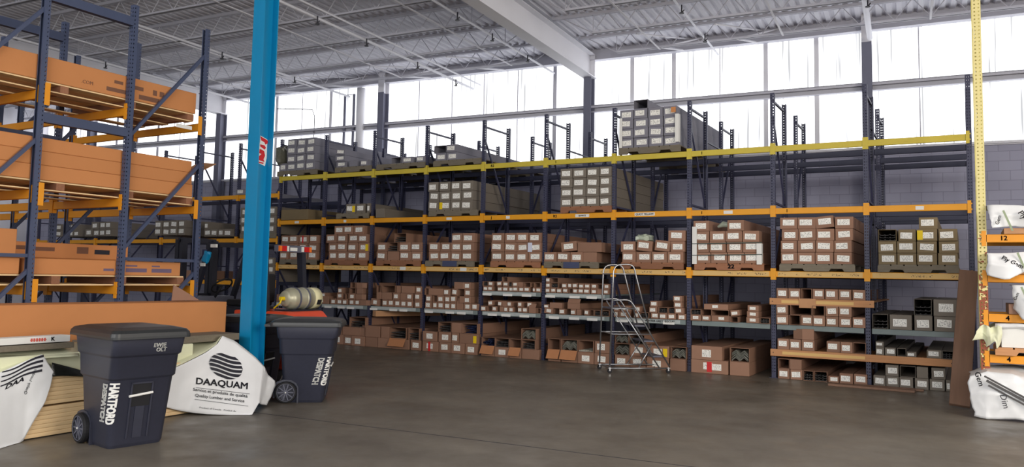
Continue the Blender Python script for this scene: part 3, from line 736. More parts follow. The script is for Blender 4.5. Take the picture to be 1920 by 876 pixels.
# --- top beams (H3)
LV = 'top beam of'
pal(-3, ZG, 235, 625, zb(H3), 'grey pallet under the tall stack on the top beam', 410, m='pallet_grey')
zt = stack(-3, LV, ZG, ['248-328 332-425 430-518 522-618', '246-328 332-422 427-517 522-612', '244-328 332-420 424-515 520-608', '242-328 332-415 420-512 516-602'], 62, 3.2, zp(H3), 'kraft_hazed', zy=260)
corner_boards(ZG, [(240, 280, .0, .58, .06, 1, 'white corner board at left edge of the top beam stack'), (592, 270, .05, .58, .07, -1, 'white corner board at right edge of the top beam stack')], zp(H3), '')
stack(-3, 'atop the tall stack of', ZG, ['330-418o'], 58, 3.0, zt, 'kraft_hazed', zy=90)
MB().box(-.07, .02, -.006, -.001, 0, .1).obj('orange_patch', 'kraft_orange', loc=(on(1090+590/3.369, 203, 1, YR-.1).x, YR-.1, zt-.14))['label'] = 'orange patch on corner of the top beam stack'
bpy.data.objects['orange_patch']['category'] = 'patch'
pal(-6, ZA, 885, 1240, zb(H3), 'grey pallet on top beam of seventh bay from right', 420, m='pallet_grey')
stack(-6, LV, ZA, ['902-980 985-1065', '888-978o 985-1065'], 58, 3.1, zp(H3), 'kraft_hazed', zy=350)
pal(-7, ZA, 460, 820, zb(H3), 'grey pallet on top beam of eighth bay from right', 445, m='pallet_grey')
stack(-7, LV, ZA, ['575-645o 650-735 755-820'], 46, 3.1, zp(H3), 'kraft_hazed', zy=390)
pal(-8, ZA, 150, 420, zb(H3), 'grey pallet on top beam of ninth bay from right', 475, m='pallet_grey')
stack(-8, LV, ZA, ['160-235 262-320p 345-400', '158-230', '155-228t'], 45, 3.1, zp(H3), 'kraft_hazed', zy=400)
stack(-9, LV, Z5, ['530-575 578-640 643-705 708-768', '580-640 643-705 708-768', '580-640 643-705 708-766', '580-640 643-705 708-766'], 55, 3.2, zp(H3), 'kraft_hazed', zy=380)
pal(-9, Z5, 510, 780, zb(H3), 'grey pallet on top beam right of the blue column', 500, m='pallet_grey')
blob('film_wrapped_bundle', 'plastic_dark', (kx(-9)+.02, YR+.15, zp(H3)+.16), .12, .3, .25, 'film-wrapped bundle beside haze-greyed cartons, right of blue column', 'bundle', 5)
# --- left bays, seen past the blue column and through the near rack
stack(-10, 'upper beam of', Z6, ['240-298 300-350 352-405 410-460']*3, 55, 3.0, 2.45+TB+PH, 'kraft_mid', zy=100)
pal(-10, Z6, 235, 460, 2.45+TB, 'dim pallet behind the blue column', 190, m='pallet_grey')
stack(-10, 'top beam of', Z5, ['225-292'], 40, 3.0, 3.58+TB, 'kraft_hazed', zy=600)
stack(-10, 'middle beam of', Z6, ['408-450', '408-450', '408-450'], 50, 2.5, 1.355+TB, 'kraft_mid', zy=420)
stack(-11, 'upper beam of', ZM, ['715-770 775-830 835-878 880-945', '715-745'], 62, 3.0, 2.45+TB+.05, 'kraft_mid', zy=200)
stack(-12, 'upper beam of', ZM, ['312-368 372-430 434-495 500-555']*2, 62, 3.0, 2.45+TB+.1, 'kraft_mid', zy=190)
stack(-13, 'upper beam of', (0, 380, 4.38), ['700-760 765-815 820-868 870-915', '755-815 820-868 870-915'], 62, 3.0, 2.45+TB+.1, 'kraft_mid', zy=190)
stack(-14, 'upper beam of', (0, 380, 4.38), ['455-510 560-610 615-655', '455-510 560-610'], 55, 3.0, 2.45+TB+.1, 'kraft_mid', zy=190)
stack(-12, 'middle beam of', ZM, ['160-300 325-610p'], 75, 2.5, 1.355+TB, 'kraft', zy=450)
# --- grey shelves (H0) and mid shelves (HM)
zs = H0+.046; zm = HM+.046; LV = 'grey shelf of'
SM = (.1, .1)
stack(-8, LV, ZC, ['50-97 155-208 211-266 273-322 335-388 392-436 440-498f', '55-97 210-266 298-330o 335-388 390-450f', '218-262 330-390o 405-465f', '345-392o 400-460f'], 54, 2.6, zs, 'kraft', zy=230, st=SM)
stack(-7, LV, ZC, ['540-622t 655-705 708-762 766-825 828-888 892-948 968-1028', '600-645p 655-745f 762-820 824-888p 890-948 968-1028', '600-640o 650-778o 790-830p 838-960p 968-1026'], 68, 2.6, zs, 'kraft', zy=240, st=SM)
stack(-6, LV, ZC, ['1070-1132 1143-1187 1190-1250 1255-1308 1312-1365 1370-1432f 1436-1508 1512-1582', '1075-1130 1140-1182o 1190-1250 1254-1306 1310-1365 1400-1442f 1446-1510', '1058-1098o 1100-1242p 1248-1305 1318-1372t 1440-1502', '1345-1430f 1438-1502'], 66, 2.6, zs, 'kraft', zy=250, st=SM)
LV2 = 'raised shelf of'
stack(-5, LV2, ZF, ['63-102 104-142 178-218 220-262 264-298 300-342 344-386 388-432 455-474 476-516', '60-102d 104-142 172-212t 215-258 262-292d 298-338 340-380f 385-440o 465-516o', '210-254o'], 38, 2.6, zm, 'kraft', zy=160, st=SM)
stack(-4, LV2, ZF, ['555-592 594-634 640-682 688-730 735-765o 770-808 810-852 855-902 908-952 955-1005p 1010-1052', '556-592 594-650d 680-722 726-757 764-808t 815-856 858-902 908-955 958-1000o 1012-1054', '556-590 595-655o'], 40, 2.6, zm, 'kraft', zy=160, st=SM)
stack(-5, LV, ZF, ['50-92 98-138o 140-176 198-228p 230-262 265-302 335-372 375-415 425-480f 482-515o', '105-142t 180-212t 215-252p 255-290 335-372 405-446'], 42, 2.6, zs, 'kraft', zy=310, st=SM)
stack(-4, LV, ZF, ['545-612t 660-706 750-792 795-830p 854-892 895-930o 934-985d 988-1050d', '540-580S 583-680p 722-820f'], 46, 2.6, zs, 'kraft', zy=350, st=SM)
stack(-3, LV, ZI, ['222-254 257-332 360-396 400-462d 474-528 535-588 592-648 656-712', '222-262 268-335 362-402 466-520 525-590d 594-636d 640-700', '470-520 632-690', '628-690'], 40, 2.6, zs, 'kraft', zy=390, st=SM)
stack(-2, LV, ZI, ['748-822 826-885 888-1018 1022-1075o 1128-1218 1222-1290d', '748-820d 888-1010o 1022-1085t 1132-1212', '840-1005 1136-1212'], 40, 2.6, zs, 'kraft', zy=400, st=SM)
stack(-1, 'upper plank shelf of', ZK, ['115-184 188-262 268-333o 337-408 413-490 494-572 578-656'], 62, 2.6, 1.377, 'kraft', zy=130, st=(.15, .12))
tag(MB().box(0, .27, -.006, 0, -.16, 0).obj('loose_flap', 'kraft_tan', loc=(on(1420+253/3.245, 565, 1, YR-.06).x, YR-.055, 1.38), rot=(.1, 0, 0)), 'tan cardboard flap hanging over the upper plank shelf', 'cardboard flap')
stack(-1, LV, ZK, ['116-190 194-262o 265-337 340-412 416-492 496-572 578-656', '116-186 200-330o 335-410o 414-492 496-574'], 62, 2.6, zs, 'kraft', zy=265, st=(.15, .12))
stack(-1, 'lower plank shelf of', ZK, ['122-192 195-266 270-348 420-504 507-580 583-660o', '272-345f'], 66, 2.5, .502, 'kraft', zy=440, st=(.15, .12))
stack(-1, 'floor of', ZK, ['125-196 200-276 280-342d 345-425d 430-496S 500-582 586-668', '125-195o 198-270p'], 62, 2.5, .002, 'kraft', zy=620, st=(.15, .12))
stack(0, LV, ZK, ['700-795d 805-940 955-1065 1075-1220', '955-1062d 1073-1218'], [92, 100], 2.6, zs, 'kraft_mid', zy=300, st=(.2, .14))
stack(0, 'lower plank shelf of', ZK, ['720-772 776-842 850-905o 908-968S 1030-1122 1125-1195d', '720-770'], [50, 34], 2.5, .502, 'kraft_mid', zy=490, st=(.15, .12))
stack(0, 'floor of', ZK, ['706-780 783-862 865-948 958-1042 1048-1140 1146-1175', '780-860 868-965o 970-1040p 1060-1145'], 68, 2.5, .002, 'kraft_mid', zy=660, st=(.15, .12))
# --- cartons on the floor
LV = 'floor of'
stack(-2, LV, ZI, ['752-1005rL 1016-1150pF', '755-965 1016-1150c'], [92, 95], 2.4, .002, 'kraft', zy=740, yoff=-.12, st=(.16, .15))
stack(-3, LV, ZI, ['226-330 334-440 445-598 608-715phF', '226-330c 332-445 450-600y 610-718c', '228-322c 325-430d'], [78, 80, 66], 2.4, .002, 'kraft', zy=690, yoff=-.1, st=(.16, .13))
stack(-4, LV, ZF, ['575-672 676-805p 808-932 936-1055', '575-670oF 676-805cF 810-928w 936-1052'], [88, 90], 2.4, .002, 'kraft', zy=690, yoff=-.1, st=(.16, .13))
stack(-5, LV, ZF, ['48-155p 158-268 272-365 368-505p', '50-155bF 158-268d 272-362oF 368-475d', '360-475c'], [76, 72, 84], 2.4, .002, 'kraft', zy=640, yoff=-.1, st=(.16, .13))
stack(-6, LV, ZC, ['1040-1192R 1200-1320 1325-1450 1455-1575', '1045-1180 1195-1316 1325-1392 1396-1580py', '1190-1315d 1320-1420p 1425-1572b'], [100, 96, 96], 2.4, .002, 'kraft', zy=650, yoff=-.1, st=(.16, .13))
stack(-7, LV, ZC, ['490-605f 610-745p 750-912 925-1020', '492-630f 640-720p 724-880dF 903-1008d'], [96, 110], 2.4, .002, 'kraft', zy=650, yoff=-.1, st=(.16, .13))
stack(-8, LV, ZC, ['165-276 280-360 364-488', '155-262p 266-430f 436-490p', '335-488d'], [94, 80, 96], 2.4, .002, 'kraft', zy=620, yoff=-.1, st=(.16, .13))
for (k, xa, xb, zz) in ((-7, 560, 980, .62),):
    a = on(590+xa/5.1515, 605, 1, YR).x
    lc = tag(carton_ := ob('long_carton', carton_mesh(.16, .13, 2.4, 'kraft_tan'), None, (a+.08, YR-.05, .69), (0, 0, -.42)), 'long pale carton lying across the floor cartons, eighth bay from right', 'carton')
stack(-9, LV, ZC, ['40-120p 128-160p'], 100, 2.4, .002, 'kraft', zy=650, yoff=-.1)
stack(-9, 'grey shelf of', Z6, ['470-520 530-600p 660-740 745-800p'], 48, 2.4, zs, 'kraft', zy=560, st=SM)
# loose boards on the floor and the leaning plank
tag(MB().box(0, 1.25, 0, .16, 0, .035, b=.004).obj('loose_board', 'board_brown', loc=(-1.98, 13.95, .001), rot=(0, 0, -.04)), 'brown board lying on the floor before the two rightmost bays', 'board')
tag(MB().box(0, 1.0, 0, .14, 0, .03, b=.004).obj('loose_board', 'board_brown', loc=(-1.62, 14.14, .001), rot=(0, 0, .02)), 'second brown board on the floor, tight against the floor cartons', 'board')
pa, pb = Vector((-.13, 12.62, .01)), Vector((.02, 13.98, 1.85))
d_ = (pb-pa).normalized(); xx = Vector((1, .12, 0)).normalized(); yy_ = d_.cross(xx).normalized(); xx = yy_.cross(d_)
M = Matrix((xx, yy_, d_)).transposed().to_4x4(); M.translation = pa+Vector((0, 0, .02))
tag(MB().box(-.125, .125, -.03, .03, 0, (pb-pa).length, b=.006).obj('leaning_beam', 'board_brown'), 'thick brown wooden beam leaning on the rack end upright', 'beam').matrix_world = M

# ------------------------------------------------------------------ rack on the left
LX = -9.095
left = thing('pallet_rack', 'near blue rack on the left with its open end frame showing', 'pallet rack', (LX, 0, 0))
LB = 1.5
for i in range(5):
    x = -LB*i
    for (ya, yb) in ((6.2, 7.38), (3.97, 5.15)):
        # each frame's slotted faces look outward
        ob('upright', POSTL, left, (x, ya, 0)); ob('upright', POSTL, left, (x, yb, 0), (0, 0, PI))
        a, b = ya+.05, yb-.05
        for z in (.35, 1.78): MB().bar((x, a, z), (x, b, z), .04, .04).obj('horizontal_brace', 'slate_blue', left)
        for z1, z2 in ((4.62, 3.32), (3.1, 1.9), (1.62, .5)):
            MB().bar((x, b, z1), (x, a, z2), .04, .04).obj('diagonal_brace', 'slate_blue', left)
    if i < 2:
        for z in (3.36, 4.78): MB().box(x-.04, x+.04, 5.15, 6.2, z-.055, z+.055).obj('row_spacer', 'slate_blue', left)
for i in range(4):
    for z in (3.63, 2.48, 1.39):
        for y, fc in ((7.38, -1), (6.2, 1), (5.15, -1), (3.97, 1)):
            add_beam(left, -LB*(i+1), -LB*i, y, z, 'orange', fc)
# side plates of the beam ends, seen on the open end frame
for z in (3.63, 2.48, 1.39):
    for y in (7.31, 5.2): MB().box(.038, .046, y-.06, y, z-.13, z+.13).obj('end_plate', 'orange', left)
pp = MB().box(.04, .043, 6.9, 7.15, 3.55, 3.6).obj('beam_label', 'white', left)
# long cartons on skids
def skid(x0, x1, y0, y1, z, label, h=.1):
    p = thing('skid', label, 'skid', (x0, y0, z)); L = y1-y0
    for x in (0, (x1-x0)/2-.05, x1-x0-.1): MB().box(x, x+.1, 0, L, .018, h-.018).obj('runner', 'pallet_wood', p) if False else None
    for i in range(5):
        y = i*(L-.1)/4; MB().box(0, x1-x0, y, y+.1, .0, h-.016).obj('bearer', 'pallet_wood', p)
    n = 7; w_ = (x1-x0)/n
    for i in range(n): MB().box(i*w_+.01, (i+1)*w_-.01, 0, L, h-.016, h).obj('top_board', 'pine', p)
    for i in (0, 3, 6): MB().box(i*w_+.01, (i+1)*w_-.01, 0, L, -.014, 0).obj('bottom_board', 'pine', p)
    return p
def longbox(x0, x1, y0, y1, z, h, label, m='kraft_orange', name='long_carton'):
    return tag(ob(name, MB().box(0, x1-x0, 0, y1-y0, 0, h, b=.006).mesh(name, m), None, (x0, y0, z)), label, 'carton')
SIDE = lambda x, y, z: frame_M((x, y, z), (0, 1, 0), (0, 0, 1))   # lettering facing +X
def prints(c, x, items, m='print_brown'):
    for (y, z, w_, h_) in items: MB().box(x, x+.0015, y, y+w_, z, z+h_).obj('print', m, c)
zl = [1.39+.07, 2.48+.07, 3.63+.07]
XF = LX-.06
skid(XF-1.2, XF, 3.6, 7.25, 3.70, 'pine skid under the topmost orange brown long carton')
c = longbox(XF-1.2, XF, 3.5, 7.28, 3.803, .285, 'topmost long orange brown carton, high on left rack')
prints(c, 1.2, [(2.55, .16, .12, .04), (2.8, .14, .16, .05), (3.1, .12, .06, .07), (3.2, .12, .07, .07), (2.45, .05, .3, .05), (2.9, .03, .3, .06)])
lettering('lettering', '.COM', .06, 'print_brown', SIDE(1.2015, 2.2, .09), c)
skid(XF-1.2, XF, 3.6, 7.3, 2.55, 'pine skid under the stacked long cartons on left rack')
z = 2.653
for i, (h, nm) in enumerate(((.17, 'lowest'), (.16, 'middle'), (.155, 'uppermost'))):
    c = longbox(XF-1.2+.01*i, XF-.006*i, 3.4+.05*i, 7.29-.01*i, z, h, '%s of three stacked long cartons on left rack' % nm); z += h+.002
tag(MB().box(0, .35, 0, .45, 0, .01).obj('loose_flap', 'kraft_tan', loc=(XF-.4, 7.3, 2.98), rot=(.5, .1, 0)), 'tan carton flap sticking out past the left rack end', 'cardboard flap')
skid(XF-1.1, XF, 3.7, 7.22, 1.46, 'pine skid under the lowest long carton on left rack', h=.11)
c = longbox(XF-1.0, XF, 5.1, 7.16, 1.573, .18, 'low orange brown carton with blue print on left rack')
prints(c, 1.0, [(.95, .05, .14, .03), (1.25, .11, .16, .02), (1.25, .04, .3, .05), (1.62, .11, .12, .02), (1.62, .04, .3, .05)], 'print_blue')
c = longbox(XF-1.0, XF, 3.4, 5.04, 1.573, .2, 'low plain carton at the left edge of left rack')
c = longbox(XF-.95, XF-.05, 3.3, 5.02, 1.775, .3, 'tall plain carton stacked above the low one at left edge')
for i in (0, 1):
    c = longbox(XF-1.9, XF-1.05, 4.4, 7.1, 1.573+i*.2, .198, '%s carton with hand slot behind the low long carton' % ('lower', 'upper')[i])
    prints(c, .85, [(1.1, .1, .2, .05), (1.4, .09, .25, .05), (1.95, .07, .16, .09)])
    MB().box(.85, .852, 2.2, 2.42, .07, .13).obj('hand_slot', 'ink', c)
for y, l in ((5.3, 'left'), (6.3, 'right')):
    longbox(XF-1.3, XF-.2, y, y+.9, .02, .55, 'dim plain carton on the floor inside left rack, %s one' % l, 'kraft')
longbox(XF-.75, XF-.1, 5.25, 6.1, .58, .5, 'dim carton stacked on floor cartons inside left rack', 'kraft')

# ------------------------------------------------------------------ lumber pile in front of the left rack
for lay in range(14):
    z = .012+lay*.0405+(.018 if lay >= 7 else 0)
    for cidx in range(3):
        dx = random.uniform(0, .008)
        me = CM.get('board') or CM.setdefault('board', MB().box(0, .28, 0, 3.75, 0, .039, b=.003).mesh('lumber_board', 'pine'))
        tag(ob('lumber_board', me, None, (-8.09-cidx*.285-dx, 3.05+random.uniform(0, .012), z)), 'pale pine board in the stack under the torn white wraps', 'lumber', 'pine boards in the wrapped stack')
tag(MB().box(0, .78, 0, 3.3, 0, .19, b=.01).obj('wrapped_pack', 'cream', loc=(-8.66, 3.1, .605)), 'cream wrapped pack lying on top of the pine boards', 'lumber pack')
bc2 = longbox(-8.86, -8.34, 3.3, 7.26, .80, .47, 'big open topped cardboard carton lying along the lumber pile')
bc2.rotation_euler = (-.004, 0, .0)
tag(MB().add([(0, 0, 0), (0, .42, .0), (0, .02, .2)], [(0, 1, 2)]).add([(-.008, 0, 0), (-.008, .42, 0), (-.008, .02, .2)], [(0, 2, 1)]).obj('loose_flap', 'kraft', loc=(-8.6, 6.62, 1.27)), 'triangular cardboard flap standing up behind the big carton', 'cardboard flap')
wb_ = tag(MB().box(-.16, 0, 0, 1.5, 0, .065, b=.003).obj('white_board', 'white', loc=(-7.93, 3.42, .905)), 'white board printed with red marks on the lumber pile', 'board')
for y in (.56, 1.1): 
    lettering('lettering', 'K', .055, 'ink', SIDE(.002, y+.22, .034), wb_, bold=.001)
    rbk = MB()
    for i in range(6): rbk.box(.0005, .002, y+i*.026, y+i*.026+.018, .018, .05)
    rbk.box(.0005, .0018, y-.006, y+.158, .03, .036); rbk.obj('red_print', 'red_ink', wb_)
tag(MB().box(-.3, 0, 0, 1.55, 0, .055, b=.003).obj('fibre_board', 'pallet_grey', loc=(-7.9, 3.4, .842)), 'drab board lying directly under the white printed board', 'board')
tag(MB().tube([(0, 0, 0), (0, .2, .003), (0, .42, .0)], .035, 10).obj('foil_roll', 'foil', loc=(-8.12, 5.62, .93), rot=(0, 0, .1), smooth=True), 'silver foil roll lying on the lumber pile behind the bin', 'roll')
tag(MB().box(0, .1, 0, .1, 0, .05).obj('card_scrap', 'kraft_tan', loc=(-8.14, 6.06, .9), rot=(.3, .2, .4)), 'tan cardboard scrap at the end of the foil roll', 'scrap')
tag(MB().box(0, .09, 0, .55, 0, .03).obj('white_batten', 'white', loc=(-8.02, 5.65, .85)), 'short white batten lying in front of the foil roll', 'batten')
tag(MB().box(0, .5, 0, 1.9, 0, .08, b=.004).obj('drab_panel', 'pallet_grey', loc=(-8.4, 5.2, .80)), 'drab panel on the pile beneath foil roll and batten', 'board')

def loft(name, rows, m, label, cat, nx=26, ny=18, amp=.012, fr=5., seed=0, parent=None, sag=None):
    """a sheet lofted through rows of 3-D points, with wrinkles"""
    def interp(pts, t):
        f = t*(len(pts)-1); i = min(int(f), len(pts)-2); return pts[i].lerp(pts[i+1], f-i)
    vs = []
    for j in range(ny+1):
        f = j/ny*(len(rows)-1); r = min(int(f), len(rows)-2); q = f-r
        for i in range(nx+1):
            p = interp(rows[r], i/nx).lerp(interp(rows[r+1], i/nx), q)
            e = noise.noise(p*fr+Vector((seed, 0, 0)))+.5*noise.noise(p*fr*2.3+Vector((0, seed, 0)))
            p = p+Vector((.8, -.5, .2))*(e*amp)
            if p.z < .004: p.z = .004
            vs.append(p)
    mb = MB().add(vs, [(j*(nx+1)+i, j*(nx+1)+i+1, (j+1)*(nx+1)+i+1, (j+1)*(nx+1)+i) for j in range(ny) for i in range(nx)])
    o = mb.obj(name, m, parent, smooth=True)
    sd = o.modifiers.new('thickness', 'SOLIDIFY'); sd.thickness = .002
    if label: tag(o, label, cat)
    return o
def sheet_pt(x, y, g, x0=-7.775):
    """point of the hanging sheet: near the pile's face, flaring out by g at floor level"""
    q = ray(x, y); k = g/.85          # X = x0 + g - k*z
    t = (x0+g-CP.x-(-k)*(-CP.z)) / (q.x+k*q.z) if False else (x0+g-k*CP.z-CP.x)/(q.x+k*q.z)
    return CP+q*t
def gf(x): return max(.02, min(.62, (x-340)/130*.6))
top = [(312, 697), (345, 682), (385, 662), (408, 645), (417, 630), (440, 639), (462, 656), (480, 671), (496, 688)]
bot = [(304, 762), (330, 769), (352, 773), (368, 775), (388, 777), (420, 778), (448, 779), (472, 779), (486, 755)]
rows = [[sheet_pt(x, y, gf(x)) for x, y in top], [sheet_pt((x+a)/2, (y+b)/2, gf((x+a)/2)) for (x, y), (a, b) in zip(top, bot)], [sheet_pt(x, y, gf(x)) for x, y in bot]]
dq = loft('lumber_wrap', rows, 'wrap', 'white printed lumber wrap hanging over the pile end beside the bin', 'lumber wrap', 34, 22, .010, 4.5, 1)
tp2 = [(341, 636), (360, 634), (380, 632), (400, 630), (414, 629)]
frt = [(312, 697), (345, 682), (385, 662), (405, 648), (415, 632)]
loft('wrap_top', [[on(x, y, 0, -8.25) for x, y in tp2], [on(x, y-1, 0, -7.785) for x, y in frt]], 'cream', None, None, 16, 8, .008, 4, 3, parent=dq)['label'] = 'cream inside face of the wrap'
e0 = [(496, 688), (492, 712), (488, 735), (486, 756)]; e1 = [(508, 703), (506, 722), (500, 745), (494, 759)]; e2 = [(515, 714), (517, 722), (508, 745), (500, 760)]
loft('wrap_end', [[sheet_pt(x, y, gf(x)) for x, y in e0], [sheet_pt(x, y, .45)+Vector((-.05, 0, 0)) for x, y in e1], [sheet_pt(x, y, .3) for x, y in e2]], 'wrap', None, None, 12, 10, .02, 9, 6, parent=dq)
def on_sheet(fx):
    def fn(c):
        x, y = fx(c); p = sheet_pt(x, y, gf(x)); e = noise.noise(p*4.5+Vector((1, 0, 0)))+.5*noise.noise(p*4.5*2.3+Vector((0, 1, 0)))
        return p+Vector((.8, -.5, .2))*(e*.010)+Vector((.0075, -.004, .002))
    return fn
def tmap(cx, cy, ux, uy, vx, vy): return lambda c: (cx+c.x*ux+c.y*vx, cy+c.x*uy+c.y*vy)
lettering('lettering', 'DAAQUAM', 1.0, 'ink', None, dq, bold=.02, fn=on_sheet(tmap(416, 720, 19.5, 2.0, 1.5, -17)))
lettering('lettering', 'Service et produits de qualité', 1.0, 'ink', None, dq, bold=.008, fn=on_sheet(tmap(413, 737, 8.6, 1.1, .5, -8)))
lettering('lettering', 'Quality Lumber and Service', 1.0, 'ink', None, dq, bold=.008, fn=on_sheet(tmap(412, 747, 8.2, 1.0, .5, -8)))
lettering('lettering', 'Product of Canada   Produit du', 1.0, 'ink', None, dq, fn=on_sheet(tmap(408, 768, 5.4, .55, .3, -4.4)))
def strip(px0, px1, parent, n=14, hw=.35):
    vs = []; 
    for i in range(n+1):
        t = i/n; x = px0[0]+(px1[0]-px0[0])*t; y = px0[1]+(px1[1]-px0[1])*t
        for s in (-hw, hw): vs.append(on_sheet(lambda c: (x, y+s))(Vector((0, 0, 0))))
    return MB().add(vs, [(2*i, 2*i+2, 2*i+3, 2*i+1) for i in range(n)]).obj('printed_rule', 'ink', parent)
strip((367, 727), (468, 739), dq); strip((365, 749), (465, 762), dq)
def wave_logo(cx, cy, rx, ry, parent, fn, bands=6, slant=.12):
    mb = MB(); n = 26
    for b in range(bands):
        t0 = -1+2*b/bands+.06; t1 = t0+2/bands*.66; vs = []; ok = []
        for i in range(n+1):
            x = -1+2*i/n; wv = .10*math.sin(x*2.6+.5)
            a0, a1 = t0+wv, t1+wv; lim = math.sqrt(max(0, 1-x*x))
            a0, a1 = max(-lim, min(lim, a0)), max(-lim, min(lim, a1))
            for a in (a0, a1): vs.append(fn(Vector((x, a, 0))))
            ok.append(a1-a0 > .01)
        mb.add(vs, [(2*i, 2*i+2, 2*i+3, 2*i+1) for i in range(n) if ok[i] or ok[i+1]])
    return mb.obj('logo', 'ink', parent)
wave_logo(0, 0, 1, 1, dq, on_sheet(lambda c: (423.5+c.x*31.5, 687+c.x*6.0+c.y*24)))
# left torn wrap
def gl(x): return max(.015, min(.3, (45-x)/45*.12))
topL = [(-45, 718), (0, 699), (28, 686), (55, 674), (80, 664), (90, 682), (101, 698)]
botL = [(-60, 905), (0, 871), (24, 850), (43, 827), (62, 792), (84, 756), (95, 722)]
lw = loft('lumber_wrap', [[sheet_pt(x, y, gl(x)) for x, y in topL], [sheet_pt((x+a)/2, (y+b)/2, gl((x+a)/2)) for (x, y), (a, b) in zip(topL, botL)], [sheet_pt(x, y, gl(x)) for x, y in botL]], 'wrap', 'torn white wrap with black waves at the pile’s left end', 'lumber wrap', 26, 20, .008, 5, 9)
def on_left(fx):
    def fn(c):
        x, y = fx(c); p = sheet_pt(x, y, gl(x)); e = noise.noise(p*5+Vector((9, 0, 0)))+.5*noise.noise(p*5*2.3+Vector((0, 9, 0)))
        return p+Vector((.8, -.5, .2))*(e*.008)+Vector((.009, -.005, .002))
    return fn
mbw = MB()
for b in range(4):
    vs = []
    for i in range(15):
        t = i/14; x = 4+t*78-b*1; y = 697-t*31+b*8.2+2.2*math.sin(t*6+b*.4)
        for s in (0, 4.6*(.5+.5*t)): vs.append(on_left(lambda c: (min(x, 84), y+s))(Vector((0, 0, 0))))
    mbw.add(vs, [(2*i, 2*i+2, 2*i+3, 2*i+1) for i in range(14)])
mbw.obj('logo', 'ink', lw)
lettering('lettering', 'DAA', 1.0, 'ink', None, lw, bold=.03, fn=on_left(tmap(28, 719, 17, -8, 5, -13)))
lettering('lettering', 'Quality Lumber', 1.0, 'ink', None, lw, bold=.006, fn=on_left(tmap(57, 716, 3.2, -7.5, 6.5, 2.6)))
loft('wrap_top', [[on(x, y, 0, -8.2) for x, y in ((-45, 656), (0, 653), (70, 648), (146, 642))], [on(x, y, 0, -7.79) for x, y in ((-45, 722), (0, 704), (80, 672), (146, 668))]], 'cream', None, None, 14, 8, .01, 4, 12, parent=lw)['label'] = 'cream upper face of the wrap'
loft('black_film', [[on(x, y, 0, -7.80) for x, y in ((97, 680), (120, 686), (150, 694), (170, 700))], [on(x, y, 0, -7.76) for x, y in ((98, 706), (120, 705), (150, 706), (170, 708))]], 'black_plastic', 'glossy black film tucked under the torn wrap behind the bin', 'plastic film', 10, 6, .012, 9, 4)

